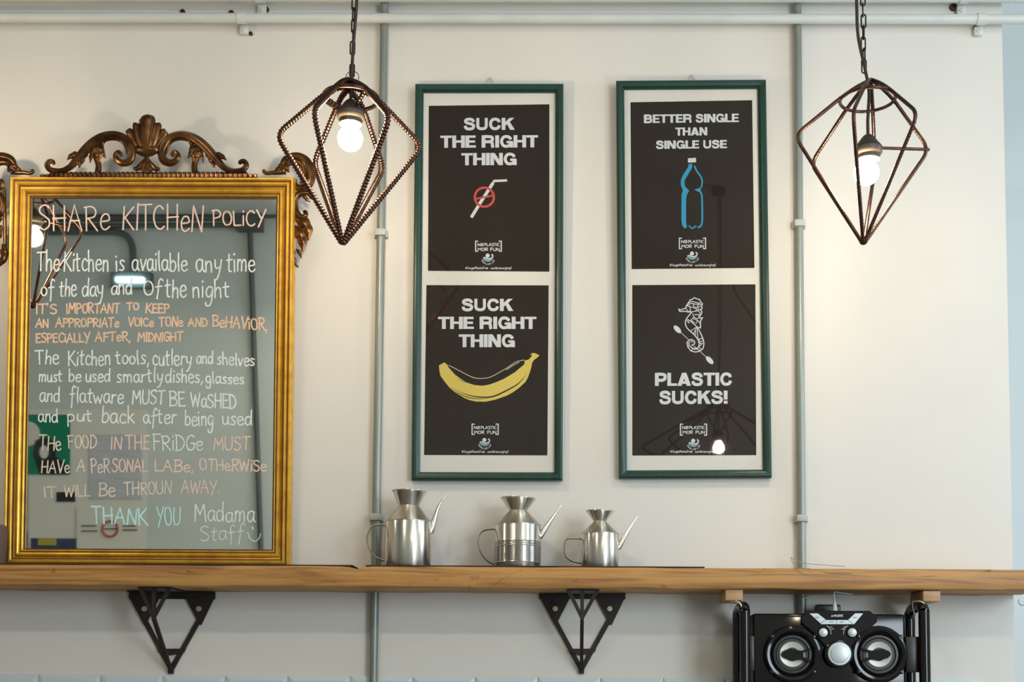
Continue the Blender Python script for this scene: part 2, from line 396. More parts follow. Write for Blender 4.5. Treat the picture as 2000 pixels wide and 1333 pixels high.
for i, (px, py, rr, lab) in enumerate(((357, 23, 5, 'round rusty wall plug with a pierced centre, nearest the left edge'), (452, 26, 6, 'small dark hole plug just left of the lower pipe clip'),
                       (520, 19, 6, 'brown rusty plug right beside the upper pipe clip'), (1862, 14, 8, 'dark red rusty plug by the right upper pipe clip'), (1905, 55, 5, 'dark angular plug below the right lower pipe clip'), (490, 66, 4, 'thin dark nail plug below the left lower pipe clip'))):
    c = P(px, py, -.002); s = rr/800
    o = MB().lathe([(s, -.002), (s*1.0, .003), (s*.8, .005), (s*.45, .005), (s*.4, .001), (s*.1, .001)], c, (0, -1, 0), 12).build('wall_plug', 'rust', None, True)
    tag(o, lab, 'wall plug', 'rusty plugs left in the wall under the pipes')
def conduit(px, label, clips):
    x = P(px, 650, -.014).x; r = 0.0100
    t = thing('conduit', label, 'conduit', (x, -0.0145, 0.02), 'grey conduits running down the wall')
    zg0, zg1 = ZSB-.001, ZST+.001
    MB().tube([(x, -.0145, .01), (x, -.0145, CEIL-.002)], r, 18).build('pipe', 'conduit', t, True)
    for py in clips:
        z = P(px, py, -.02).z
        m = MB().tube([(x, -.0145, z-.008), (x, -.0145, z+.008)], r+.0035, 18).bev((x-.017, -.012, z-.009), (x+.017, -.001, z+.009), .002)
        m.bev((x-.0135, -.030, z-.0085), (x+.0135, -.014, z+.0085), .003)
        c = m.build('clip', 'clip_grey', t, True)
    for py in (200, 780):
        z = P(px, py, -.02).z
    return t
ZST = P(1000, 1108.5, -0.16).z; ZSB = P(1000, 1149.5, -0.16).z; SD = 0.165
conduit(740.5, 'galvanised grey vertical conduit left of the posters', (455, 1011))
conduit(1562.5, 'galvanised grey vertical conduit right of the posters', (437, 1013))

# ================================================================== SHELF
XS0, XS1 = -1.75, P(2040, 1120, -.16).x
def shelf():
    bm = bmesh.new(); n = 160; D = SD; ring = []
    cx0 = P(697, 1108, -.16).x; cx1 = P(1955, 1145, -.16).x
    for i in range(n+1):
        x = XS0+(XS1-XS0)*i/n
        wob = 0.0006*math.sin(x*17)+0.0005*math.sin(x*41+1)
        chip = max(0, 1-abs(x-cx0)/0.022); low = 0.0018*(1 if x > cx1 else 0)
        zt = ZST+wob*0.5 - 0.006*chip; zb = ZSB+wob+low
        prof = [(-.022, ZST), (-D+.004, zt), (-D+.001, zt-.001), (-D, zt-.004), (-D+0.0006*math.sin(x*60), (zt+zb)/2), (-D, zb+.004), (-D+.0015, zb+.001), (-D+.005, zb), (-.001, zb), (-.001, ZST)]
        ring.append([bm.verts.new((x, y, z)) for y, z in prof])
    for i in range(n):
        a, b = ring[i], ring[i+1]
        for k in range(len(a)):
            l = (k+1) % len(a); bm.faces.new((a[k], b[k], b[l], a[l]))
    bm.faces.new(ring[0]); bm.faces.new(ring[-1][::-1])
    bmesh.ops.recalc_face_normals(bm, faces=bm.faces)
    me = bpy.data.meshes.new('wall_shelf'); bm.to_mesh(me); bm.free(); me.materials.append(M['oak'])
    o = bpy.data.objects.new('wall_shelf', me); C.objects.link(o)
    for p in me.polygons: p.use_smooth = True
    me.set_sharp_from_angle(angle=math.radians(50))
    tag(o, 'long thick golden oak shelf plank running across the whole wall', 'shelf')
shelf()
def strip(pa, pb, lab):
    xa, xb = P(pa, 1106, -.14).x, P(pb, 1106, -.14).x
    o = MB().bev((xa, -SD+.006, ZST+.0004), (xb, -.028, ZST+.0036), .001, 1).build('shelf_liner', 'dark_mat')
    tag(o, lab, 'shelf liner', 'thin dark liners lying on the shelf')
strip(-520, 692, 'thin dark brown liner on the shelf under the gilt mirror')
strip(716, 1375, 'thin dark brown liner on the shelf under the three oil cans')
ZL = ZST+.0036

# ================================================================== BRACKETS
def bracket(cx, label):
    t = thing('shelf_bracket', label, 'bracket', P(cx, 1160, 0), 'black iron brackets under the shelf')
    n = (0, -1, 0)
    q = lambda dx, y, Y=-.003: P(cx+dx, y, Y)
    zt = ZSB-.0004
    # top flange under the shelf
    l, r = q(-84, 1162), q(84, 1162)
    MB().box((t.location.x-.038, -.14, zt-.003), (t.location.x+.038, -.001, zt)).box((l.x, -.02, zt-.003), (r.x, -.001, zt)).build('top_flange', 'bracket', t)
    MB().box((l.x, -.006, P(cx, 1171, 0).z), (r.x, -.001, zt-.003)).build('back_rail', 'bracket', t)
    tip = q(-2, 1309)
    MB().bar(q(-77, 1168), tip, .011, .005, n).build('side_bar', 'bracket', t)
    MB().bar(q(77, 1168), tip, .011, .005, n).build('side_bar', 'bracket', t)
    MB().prism([q(-8, 1303), q(4, 1303), q(3, 1317), q(-7, 1317)], (0, -.006, 0)).build('tip', 'bracket', t)
    MB().prism([q(-28, 1268), q(27, 1268), q(24, 1275), q(-3, 1281), q(-26, 1275)], (0, -.006, 0)).build('cross_bar', 'bracket', t)
    for s, x1, x2, x3 in ((-1, -84, -25, -50), (1, 84, 27, 53)):
        g = MB().prism([q(x1, 1166), q(x2, 1170), q(x3, 1219), q(x3+s*4, 1222)], (0, -.004, 0)).build('gusset', 'bracket', t)
        c = q(s*53, 1190)
        MB().lathe([(.0075, 0), (.0075, .003), (.006, .005), (.002, .0052), (.002, .004)], c+Vector((0, -.004, 0)), (0, -1, 0), 14).build('screw', 'screw', g, True)
    j = P(cx, 1208, -.128); j.x = t.location.x-.002; j.z = P(cx, 1208, -.128).z
    fx = t.location.x
    zf = zt-.003
    tipf = tip + Vector((0, -.006, 0))
    side = Vector((1, 0, 0))
    MB().bar(tipf, j, .008, .0085, side).build('front_strut', 'bracket', t)
    MB().bar(j-Vector((0, 0, .004)), (fx-.002, -.130, zf), .008, .0085, side).build('front_stem', 'bracket', t)
    for s in (-1, 1):
        MB().bar(j, (fx+s*.033, -.132, zf), .0085, .006, n).build('fork', 'bracket', t)
bracket(336.5, 'black geometric iron shelf bracket below the gilt mirror')
bracket(1137.5, 'black geometric iron shelf bracket below the oil cans')

# ================================================================== 2-D printing helpers
class Sheet:
    """flat strokes and polygons placed on a plane"""
    def __init__(s, pl): s.p = pl
    def ribbon(s, mb, pts, wd, off, cap=False, taper=False):
        q = [s.p.px(x, y, off) for x, y in pts]
        q2 = [q[0]]
        for a in q[1:]:
            if (a-q2[-1]).length > 1e-6: q2.append(a)
        q = q2; N = len(q)
        if N < 2: return
        sc_ = (s.p.px(pts[0][0]+1, pts[0][1], off)-s.p.px(pts[0][0], pts[0][1], off)).length
        L = []; R = []
        for i in range(N):
            a = (q[i]-q[i-1]).normalized() if i else (q[1]-q[0]).normalized()
            b = (q[i+1]-q[i]).normalized() if i < N-1 else a
            t = (a+b); t = t.normalized() if t.length > 1e-3 else a
            nr = s.p.n.cross(t).normalized(); ca = max(0.45, s.p.n.cross(a).normalized().dot(nr))
            W = wd*sc_/2
            if taper: W *= max(.12, math.sin(PI*min(1, max(0, i/(N-1)))))
            L.append(q[i]+nr*W/ca); R.append(q[i]-nr*W/ca)
        n0 = len(L)
        mb.add(L+R, [(i, i+1, n0+i+1, n0+i) for i in range(N-1)])
        if cap:
            for e, o_ in ((q[0], q[0]-q[1]), (q[-1], q[-1]-q[-2])):
                o_.normalize(); nr = s.p.n.cross(o_)
                W = wd*sc_/2
                mb.add([e + (nr*math.cos(a)+o_*math.sin(a))*W for a in [PI*k/5 for k in range(6)]], [tuple(range(6))])
    def poly(s, mb, pts, off): mb.flat([s.p.px(x, y, off) for x, y in pts])

# bold grotesque capitals: C = smooth stroke, L = straight stroke, P = polygon; coordinates in hundredths of cap height
BLOCK = {
 'I': (25, ['L 12.5 0 12.5 100']),
 'T': (70, ['L 0 90 70 90', 'L 35 0 35 96']),
 'H': (77, ['L 12 0 12 100', 'L 65 0 65 100', 'L 14 51 63 51']),
 'E': (64, ['L 12 0 12 100', 'L 14 90 62 90', 'L 14 50.5 59 50.5', 'L 14 10 64 10']),
 'L': (60, ['L 12 0 12 100', 'L 14 10 60 10']),
 'S': (73, ['C 61 66 57 80 46 89 28 90 15 83 12 71 19 61 36 54 53 47 61 37 60 23 51 12 36 9 20 12 12 22 10 36']),
 'U': (76, ['C 12 100 12 80 12 55 12 36 18 17 38 10 58 17 64 36 64 55 64 80 64 100']),
 'C': (78, ['C 65 64 60 81 42 90 22 82 12 50 22 18 42 10 60 19 66 38']),
 'G': (82, ['C 68 66 60 82 42 90 22 82 12 50 22 18 42 10 60 18 66 32', 'L 42 44 79 44', 'L 71 0 71 46']),
 'K': (80, ['L 12 0 12 100', 'P 50 100 79 100 23 34 23 66', 'P 31 58 49 70 82 0 52 0']),
 'N': (78, ['L 12 0 12 100', 'L 66 0 66 100', 'P 1 100 27 100 77 0 51 0']),
 'A': (84, ['P 0 0 26 0 55 100 29 100', 'P 58 0 84 0 55 100 29 100', 'L 20 25 64 25']),
 'R': (80, ['L 12 0 12 100', 'C 12 90 30 90 48 89 63 84 66 71 63 56 50 49 30 48 12 48', 'C 48 48 60 44 65 32 66 15 70 0']),
 'P': (74, ['L 12 0 12 100', 'C 12 90 30 90 46 89 60 83 63 68 59 52 46 44 30 43 12 43']),
 'B': (78, ['L 12 0 12 100', 'C 12 90 28 90 45 89 59 84 62 73 57 58 44 52 28 52 14 52', 'C 14 52 28 52 46 52 61 46 66 31 60 15 46 10 28 10 12 10']),
 '!': (26, ['L 13 32 13 100', 'L 13 0 13 23']),
 ' ': (30, []),
}
# handwriting: S = smooth stroke, L = straight
HAND = {
 'A': (64, 'L 0 0 32 100 60 0|L 10 38 52 40'), 'B': (54, 'L 6 0 6 98|S 0 98 30 100 48 84 40 62 8 52|S 8 52 40 50 54 28 42 6 2 0'),
 'C': (54, 'S 52 84 34 98 12 82 4 46 14 12 36 2 54 14'), 'D': (58, 'L 8 0 8 98|S 0 98 32 94 56 66 54 28 30 4 2 0'),
 'E': (48, 'L 6 0 6 98|L 4 97 46 98|L 6 52 40 54|L 4 1 48 3'), 'F': (50, 'L 8 0 8 96|L 0 97 52 99|L 8 52 42 54'),
 'G': (58, 'S 52 86 34 98 12 82 4 46 14 10 36 2 54 18 54 44|L 32 46 60 46'), 'H': (60, 'L 6 0 8 100|L 54 0 56 100|L 4 48 60 52'),
 'I': (14, 'L 7 0 7 100'), 'J': (40, 'S 34 100 34 40 30 10 16 2 4 14'), 'K': (58, 'L 6 0 8 100|L 54 100 8 46|L 14 52 58 0'), 'L': (46, 'L 6 100 6 3|L 6 3 48 4'),
 'M': (72, 'L 4 0 10 100|L 10 100 36 40|L 36 40 62 100|L 62 100 70 0'), 'N': (60, 'L 4 0 8 100|L 8 100 52 0|L 52 0 56 100'),
 'O': (58, 'S 30 98 10 84 4 46 14 10 32 2 50 14 56 50 46 86 26 98'), 'P': (52, 'L 8 0 8 98|S 0 96 32 100 50 82 44 58 10 46'),
 'R': (56, 'L 8 0 8 98|S 0 96 32 100 50 82 42 58 10 50|L 18 50 56 0'), 'S': (50, 'S 48 88 32 100 10 90 8 70 28 54 46 38 44 14 22 0 2 12'),
 'T': (56, 'L 0 97 58 100|L 29 98 27 0'), 'U': (58, 'S 4 100 4 40 12 8 30 2 48 12 54 44 54 100'), 'V': (58, 'L 2 100 28 0|L 28 0 58 100'),
 'W': (80, 'L 2 100 20 0|L 20 0 40 84|L 40 84 58 0|L 58 0 80 100'), 'Y': (56, 'L 2 100 28 48|L 58 104 14 -12'),
 'a': (46, 'S 42 54 24 62 6 48 4 18 18 2 34 14 42 50|S 42 58 40 20 50 2'), 'b': (44, 'S 8 104 6 50 6 2|S 6 40 24 62 42 44 38 12 20 0 6 8'),
 'c': (40, 'S 38 50 22 62 6 44 6 16 22 2 40 10'), 'd': (48, 'S 40 50 22 62 4 44 6 12 20 2 36 16 42 50|S 44 108 42 50 44 2'),
 'e': (44, 'S 6 32 26 34 42 40 34 60 14 58 4 34 10 8 26 0 44 12'), 'f': (40, 'S 42 94 28 106 18 80 18 30 14 -30|L 2 52 38 56'),
 'g': (46, 'S 42 54 22 62 6 46 6 20 20 6 36 20 42 54 40 0 30 -38 8 -40 4 -24'), 'h': (44, 'S 8 106 6 50 4 2|S 6 36 20 58 36 54 38 30 38 2'),
 'i': (14, 'L 7 60 7 2|L 6 84 8 90'), 'k': (44, 'L 8 104 6 0|L 38 56 8 26|L 14 32 42 0'), 'l': (16, 'S 8 106 6 50 10 2'),
 'm': (68, 'L 6 60 5 2|S 5 38 16 58 28 54 32 34 31 2|S 32 38 44 58 56 54 60 30 60 2'), 'n': (44, 'L 6 60 5 2|S 5 36 18 58 34 56 38 32 38 2'),
 'o': (44, 'S 22 60 6 46 6 14 22 2 38 14 40 44 24 60'), 'p': (46, 'L 8 60 4 -40|S 7 44 24 62 42 44 38 14 20 2 6 10'),
 'r': (34, 'L 6 60 5 2|S 6 36 16 56 34 56'), 's': (38, 'S 36 54 20 62 8 50 18 34 32 22 26 4 4 6'), 't': (36, 'S 16 90 14 40 16 6 30 4|L 0 60 34 64'),
 'u': (46, 'S 6 60 6 16 18 2 34 10 42 56|L 42 58 44 2'), 'v': (40, 'L 2 60 18 2|L 18 2 40 60'), 'w': (62, 'L 2 60 14 2|L 14 2 32 50|L 32 50 46 2|L 46 2 62 62'),
 'y': (44, 'S 4 60 8 26 22 18 38 30|S 42 60 36 10 22 -30 6 -40'), ',': (14, 'L 10 8 2 -16'), '.': (10, 'L 4 0 6 5'), "'": (12, 'L 8 104 5 82'),
 '/': (30, 'L 0 -8 28 104'), '#': (56, 'L 14 0 22 100|L 36 0 44 100|L 2 34 54 34|L 4 66 56 66'), '-': (30, 'L 2 42 28 42'), ' ': (26, ''),
 'Ø': (58, 'S 30 98 10 84 4 46 14 10 32 2 50 14 56 50 46 86 26 98|L 6 -4 54 104'),
}
def nums(t): return [float(a) for a in t.split()[1:]]
def block_text(sh, mb, txt, x0, x1, yt, yb, off, slope=0.0):
    gap = 2; W = sum(BLOCK[c][0] for c in txt)+gap*(len(txt)-1); sx = (x1-x0)/W; H = yb-yt; x = 0; xc = (x0+x1)/2
    mp = lambda a, b: (x0+(x+a)*sx, yb-b*H/100+slope*((x0+(x+a)*sx)-xc))
    for c in txt:
        wd, strokes = BLOCK[c]
        for i, st in enumerate(strokes):
            n = nums(st); pts = [(n[k], n[k+1]) for k in range(0, len(n), 2)]; o = off+0.00003*i
            if st[0] == 'P': sh.poly(mb, [mp(*p) for p in pts], o)
            else:
                horiz = st[0] == 'L' and abs(pts[0][1]-pts[1][1]) < 1
                wpx = (19.5*H/100) if horiz else 23*sx if st[0] == 'L' else 21*(sx+H/100)/2
                if st[0] == 'C': pts = cat(pts, 5)
                sh.ribbon(mb, [mp(*p) for p in pts], wpx, o)
        x += wd+gap
def hand_text(sh, mb, txt, x0, x1, yt, yb, off, wpx, slope=0.0, jit=1.5, gap=9, seed=0):
    rnd = random.Random(hash(len(txt))*7+int(x0)+int(yt)+seed)
    W = sum(HAND[c][0] for c in txt)+gap*(len(txt)-1); sx = (x1-x0)/W; H = yb-yt; x = 0; xc = (x0+x1)/2
    for c in txt:
        wd, g = HAND[c]; jy = rnd.uniform(-jit, jit)*H/100*2; jr = rnd.uniform(-.06, .06)*(jit > 0); js = 1+rnd.uniform(-.07, .07)*(jit > 0)
        for i, st in enumerate(g.split('|')):
            if not st: continue
            n = nums(st); pts = [(n[k], n[k+1]) for k in range(0, len(n), 2)]
            if st[0] == 'S': pts = cat(pts, 4)
            out = []
            for a, b in pts:
                b *= js; a2 = a + b*jr
                X = x0+(x+a2)*sx; out.append((X, yb-b*H/100+jy+slope*(X-xc)))
            sh.ribbon(mb, out, wpx, off+0.00002*i, cap=jit > 0)
        x += wd+gap

# ================================================================== GILT MIRROR
TM = 0.040
mp_ = Plane((0, -0.030, ZL), TM)
mirror = thing('mirror', 'large gilt framed mirror with carved crest and handwritten kitchen rules, standing on the shelf', 'mirror', (P(290, 1100, -.04).x, -0.04, ZL))
FD = 0.034
def rect_from(pl, xs, ys, off):
    (u0, u1), (v0, v1) = xs, ys
    L = [pl.uv(u0[0], u0[1], off)[0], pl.uv(u0[2], u0[3], off)[0]]; R = [pl.uv(u1[0], u1[1], off)[0], pl.uv(u1[2], u1[3], off)[0]]
    T = [pl.uv(v0[0], v0[1], off)[1], pl.uv(v0[2], v0[3], off)[1]]; B = [pl.uv(v1[0], v1[1], off)[1], pl.uv(v1[2], v1[3], off)[1]]
    return sum(L)/2, sum(B)/2, sum(R)/2, sum(T)/2
def rails(pl, rect, prof, name, material, parent, groove=None):
    u0, v0, u1, v1 = rect
    ring = lambda t: [(u0+t, v0+t), (u1-t, v0+t), (u1-t, v1-t), (u0+t, v1-t)]
    res = []
    for s in range(4):
        m = MB(); vs = []; S = 14
        for t, h in prof:
            c = ring(t); a, b = c[s], c[(s+1) % 4]
            for k in range(S+1):
                f = k/S; vs.append(pl.w(a[0]+(b[0]-a[0])*f, a[1]+(b[1]-a[1])*f, h))
        n = len(prof); fs = []
        for i in range(n):
            j = (i+1) % n
            for k in range(S): fs.append((i*(S+1)+k, i*(S+1)+k+1, j*(S+1)+k+1, j*(S+1)+k))
        fs.append(tuple(i*(S+1) for i in range(n))); fs.append(tuple(i*(S+1)+S for i in range(n)))
        m.add(vs, fs); res.append(m.build(name, material, parent, True, angle=30))
    return res
rc = rect_from(mp_, ((10, 350, 15, 1098), (569, 350, 571, 1098)), ((12, 346, 568, 346), (15, 1101, 571, 1104)), 0.028)
rc = (rc[0], 0.001, rc[2], rc[3])
T = (mp_.uv(56, 700, .012)[0]-mp_.uv(13, 700, .028)[0])
pr = [(0, 0), (0, .026), (.02, .029), (.06, .0315), (.13, .0315), (.17, .029), (.20, .026), (.24, .0265), (.27, .0285), (.36, .029), (.40, .027), (.43, .0225), (.50, .021), (.56, .0205), (.58, .0225), (.64, .0250), (.70, .0255), (.76, .0235), (.79, .019), (.82, .0175), (.84, .019), (.88, .0195), (.92, .0175), (.94, .013), (1.0, .010), (1.0, 0)]
rails(mp_, rc, [(t*T, h) for t, h in pr], 'frame_rail', 'gold', mirror)
gr = [(.165, .0285), (.2, .0264), (.235, .0264), (.235, .025), (.165, .025)]
for nm, a, b, h in (('groove_line', .185, .225, .0268), ('groove_line', .41, .47, .0232), ('groove_line', .795, .825, .0184), ('groove_line', .945, .995, .0125)):
    rails(mp_, rc, [(a*T, h-.002), (a*T, h+.0008), (b*T, h+.0006), (b*T, h-.002)], nm, 'gold_groove', mirror)
e = T*.97
g = MB().add([mp_.w(rc[0]+e, rc[1]+e, .009), mp_.w(rc[2]-e, rc[1]+e, .009), mp_.w(rc[2]-e, rc[3]-e, .009), mp_.w(rc[0]+e, rc[3]-e, .009),
              mp_.w(rc[0]+e, rc[1]+e, .005), mp_.w(rc[2]-e, rc[1]+e, .005), mp_.w(rc[2]-e, rc[3]-e, .005), mp_.w(rc[0]+e, rc[3]-e, .005)],
             [(0,1,2,3),(7,6,5,4),(0,4,5,1),(1,5,6,2),(2,6,7,3),(3,7,4,0)]).build('glass', 'mirror', mirror)
# handwriting
sh = Sheet(mp_)
WR = [
 ('pen_pink', 3.1, [('SHARe', 76, 214, 400, 450, 0), ('KITCHeN', 238, 397, 402, 450, .02), ('POLiCY', 415, 518, 411, 441, .0)]),
 ('pen_white', 3.0, [('The', 72, 116, 492, 530, 0), ('Kitchen', 124, 212, 493, 530, 0), ('is', 226, 243, 498, 530, 0), ('available', 258, 366, 495, 530, 0), ('any', 383, 432, 494, 532, 0), ('time', 443, 498, 493, 531, 0)]),
 ('pen_white', 3.0, [('of', 80, 106, 548, 578, -.02), ('the', 116, 149, 546, 580, 0), ('day', 160, 202, 546, 579, 0), ('and', 217, 258, 546, 576, -.02), ('Of', 280, 316, 548, 576, -.03), ('the', 323, 364, 546, 582, 0), ('night', 376, 448, 548, 582, 0)]),
 ('pen_orange', 3.0, [("IT'S", 70, 111, 594, 613, 0), ('IMPORTANT', 130, 233, 593, 612, -.01), ('TO', 248, 271, 592, 606, 0), ('KEEP', 284, 331, 594, 612, 0)]),
 ('pen_orange', 3.0, [('AN', 70, 95, 624, 640, 0), ('APPROPRIATe', 109, 232, 622, 639, 0), ('VOICe', 250, 300, 621, 638, 0), ('TONe', 311, 357, 620, 638, -.02), ('AND', 368, 405, 622, 638, 0), ('BeHAViOR,', 415, 522, 620, 642, .08)]),
 ('pen_orange', 3.0, [('ESPECiALLY', 70, 176, 651, 669, -.01), ('AFTeR,', 186, 255, 650, 667, 0), ('MIDNIGHT', 269, 357, 650, 667, -.02)]),
 ('pen_white', 2.8, [('The', 70, 115, 684, 712, .02), ('Kitchen', 133, 216, 684, 714, 0), ('tools,', 226, 291, 684, 712, 0), ('cutlery', 298, 374, 684, 714, 0), ('and', 384, 416, 688, 711, 0), ('shelves', 424, 497, 690, 714, .03)]),
 ('pen_white', 2.8, [('must', 76, 121, 722, 746, 0), ('be', 134, 158, 722, 746, 0), ('used', 167, 215, 722, 746, 0), ('smartly', 228, 318, 720, 747, -.02), ('dishes,', 323, 396, 722, 748, .01), ('glasses', 402, 477, 728, 750, .03)]),
 ('pen_white', 2.8, [('and', 77, 117, 758, 786, 0), ('flatware', 136, 241, 758, 788, .01), ('MUST', 258, 321, 764, 790, 0), ('BE', 331, 362, 766, 794, .02), ('WaSHED', 373, 461, 770, 797, .05)]),
 ('pen_white', 2.8, [('and', 75, 113, 800, 825, 0), ('put', 131, 180, 800, 824, -.02), ('back', 198, 263, 796, 827, .02), ('after', 280, 344, 800, 828, 0), ('being', 361, 417, 802, 832, .02), ('used', 434, 492, 805, 831, .02)]),
 ('pen_pale', 2.6, [('THe', 77, 119, 852, 880, .05), ('FOOD', 133, 188, 850, 876, 0)]), ('pen_pink', 2.8, [('IN', 216, 238, 854, 878, 0), ('THE', 246, 292, 850, 878, 0)]), ('pen_white', 2.4, [('FRiDGe', 299, 396, 850, 880, .02)]), ('pen_pink', 2.6, [('MUST', 417, 488, 854, 880, -.02)]),
 ('pen_pale', 2.6, [('HAVe', 80, 136, 900, 924, 0), ('A', 150, 166, 899, 922, 0), ('PeR', 178, 214, 898, 924, 0)]), ('pen_pink', 2.8, [('SONAL', 219, 288, 898, 922, 0), ('LABe,', 302, 378, 900, 922, .02), ('OTHeRWiSe', 390, 520, 898, 920, .02)]),
 ('pen_pale', 2.5, [('IT', 86, 110, 951, 972, 0), ('WILL', 125, 176, 947, 970, 0), ('Be', 193, 225, 944, 970, 0), ('THROUN', 243, 335, 942, 966, -.03)]), ('pen_pink', 2.5, [('AWAY.', 354, 428, 938, 964, 0)]),
 ('pen_cyan', 3.3, [('THANK', 180, 289, 992, 1024, .03)]), ('pen_cyan', 2.6, [('YOU', 306, 352, 990, 1026, .02)]), ('pen_white', 2.5, [('Madama', 380, 497, 986, 1020, .02)]),
 ('pen_white', 1.7, [('Staff', 392, 476, 1028, 1056, -.05)]),
]
for mt, wp, words in WR:
    for tx, a, b, yt, yb, sl in words:
        m = MB(); hand_text(sh, m, tx, a, b, yt, yb, .0094, wp, sl)
        m.build('handwritten_word', mt, mirror, fixn=False)
m = MB()
sh.ribbon(m, cat([(484, 1040), (488, 1052), (498, 1058), (506, 1052), (509, 1043)], 5), 1.8, .0094, True)
sh.ribbon(m, [(493, 1030), (494, 1034)], 3, .0094, True); sh.ribbon(m, [(484, 1042), (486, 1044)], 2.4, .0094, True)
m.build('smiley_drawing', 'pen_cyan', mirror, fixn=False)

# carved ornament: tapered sweeps laid on the frame; points are (x, y, radius) in the zoomed view's units
def orn(parent, name, origin, sc_, paths, mirror_x=None, base=.006, material='gold_old'):
    """each path: (points, depth factor, height above plane, flutes)"""
    m = MB()
    for pts, df, h, fl in paths:
        q = cat(pts, 7); W = []; rr = []
        pxm = 1/830.0
        for x, y, r in q:
            X = origin[0]+x/sc_; Y = origin[1]+y/sc_
            if mirror_x is not None: X = 2*mirror_x-X
            W.append(mp_.px(X, Y, base+h)); rr.append(max(r, 2)/sc_*pxm)
        m.tube(W, rr, 14, n=mp_.n, rn=[a*df for a in rr], flute=fl, fl=.16)
    return m.build(name, material, parent, True, angle=55)
def leaf(x0, y0, x1, y1, wd, bend=0.15, serr=True):
    n = 7; out = []; dx, dy = x1-x0, y1-y0
    prof = [.35, .75, 1.0, .95, .8, .5, .15]
    for i in range(n):
        t = i/(n-1); b = math.sin(PI*t)*bend
        out.append((x0+dx*t-dy*b, y0+dy*t+dx*b, wd*prof[i]*(1.0 if not serr or i % 2 == 0 else .82)))
    return out
O1, S1 = (80, 210), 8.333
CX = 286.6
arm = [(215, 925, 22), (190, 885, 34), (130, 880, 38), (100, 945, 42), (170, 1020, 44), (330, 1035, 42), (470, 975, 48), (590, 850, 62), (720, 700, 72), (860, 570, 74), (1010, 480, 66), (1180, 445, 58), (1340, 490, 60), (1440, 600, 68), (1480, 730, 64), (1440, 860, 62), (1330, 905, 54), (1240, 860, 46), (1215, 780, 38), (1262, 725, 32), (1310, 760, 24), (1285, 795, 16)]
inner = [(1040, 800, 14), (1010, 700, 26), (985, 610, 40), (1030, 530, 44), (1140, 500, 42), (1260, 510, 42), (1350, 570, 40), (1390, 660, 30), (1400, 760, 14)]
for mx in (None, CX):
    orn(mirror, 'crest_scroll', O1, S1, [(arm, .9, .004, 5)], mx, .010)
    orn(mirror, 'crest_scroll', O1, S1, [(inner, .7, .0, 0)], mx, .008)
    orn(mirror, 'acanthus_leaf', O1, S1, [(leaf(830, 590, 945, 900, 92, -.10), .5, .004, 4), ([(900, 800, 50), (940, 930, 48), (935, 1045, 54)], .8, .0, 3)], mx, .010)
    orn(mirror, 'acanthus_leaf', O1, S1, [(leaf(980, 600, 1055, 830, 48, .1), .6, .004, 3), (leaf(880, 640, 800, 905, 42, .05), .6, .006, 3)], mx, .010)
    orn(mirror, 'acanthus_leaf', O1, S1, [(leaf(760, 640, 625, 985, 78, .08), .5, .002, 4), (leaf(660, 700, 590, 930, 50, .05), .6, .006, 3)], mx, .010)
    orn(mirror, 'acanthus_leaf', O1, S1, [(leaf(640, 770, 425, 860, 55, .15), .6, .004, 3)], mx, .010)
    # shell side lobes
    orn(mirror, 'shell_lobe', O1, S1, [([(1640, 700, 48), (1570, 600, 63), (1500, 500, 61), (1440, 410, 68), (1405, 380, 48)], .7, .004, 3)], mx, .012)
    orn(mirror, 'shell_lobe', O1, S1, [([(1680, 700, 48), (1620, 560, 68), (1580, 420, 75), (1560, 300, 73), (1565, 262, 48)], .8, .007, 3)], mx, .012)
    orn(mirror, 'shell_lobe', O1, S1, [([(1700, 690, 41), (1665, 550, 53), (1650, 400, 58), (1650, 300, 48)], .8, .010, 0)], mx, .012)
    orn(mirror, 'crest_foot', O1, S1, [([(1720, 830, 30), (1640, 930, 42), (1560, 1000, 40), (1510, 990, 26)], .7, .003, 3), ([(1720, 830, 26), (1680, 950, 40), (1640, 1030, 34)], .7, .005, 0)], mx, .010)
orn(mirror, 'shell_lobe', O1, S1, [([(1720, 700, 48), (1722, 560, 80), (1726, 400, 102), (1730, 260, 119), (1728, 180, 112), (1722, 135, 67)], .75, .013, 6)], None, .012)
orn(mirror, 'crest_foot', O1, S1, [([(1720, 740, 60), (1722, 790, 40), (1722, 850, 44), (1722, 950, 56), (1722, 1050, 50), (1722, 1090, 24)], .7, .005, 3)], None, .010)
orn(mirror, 'shell_bowl', O1, S1, [([(1560, 640, 40), (1600, 690, 66), (1722, 720, 78), (1850, 690, 66), (1890, 640, 40)], .9, .006, 3)], None, .012)
# gadrooned rail under the crest
m = MB()
k = 0; x = 84
while x < 500:
    hgt = 9 if 96 < x < 486 else 5
    a = mp_.px(x, 346-hgt, .012); b = mp_.px(x, 347, .016)
    m.tube([a, (a+b)/2+mp_.n*.003, b], [.005, .0066, .006], 8, n=mp_.n)
    x += 9.2
m.build('crest_rail', 'gold_old', mirror, True)
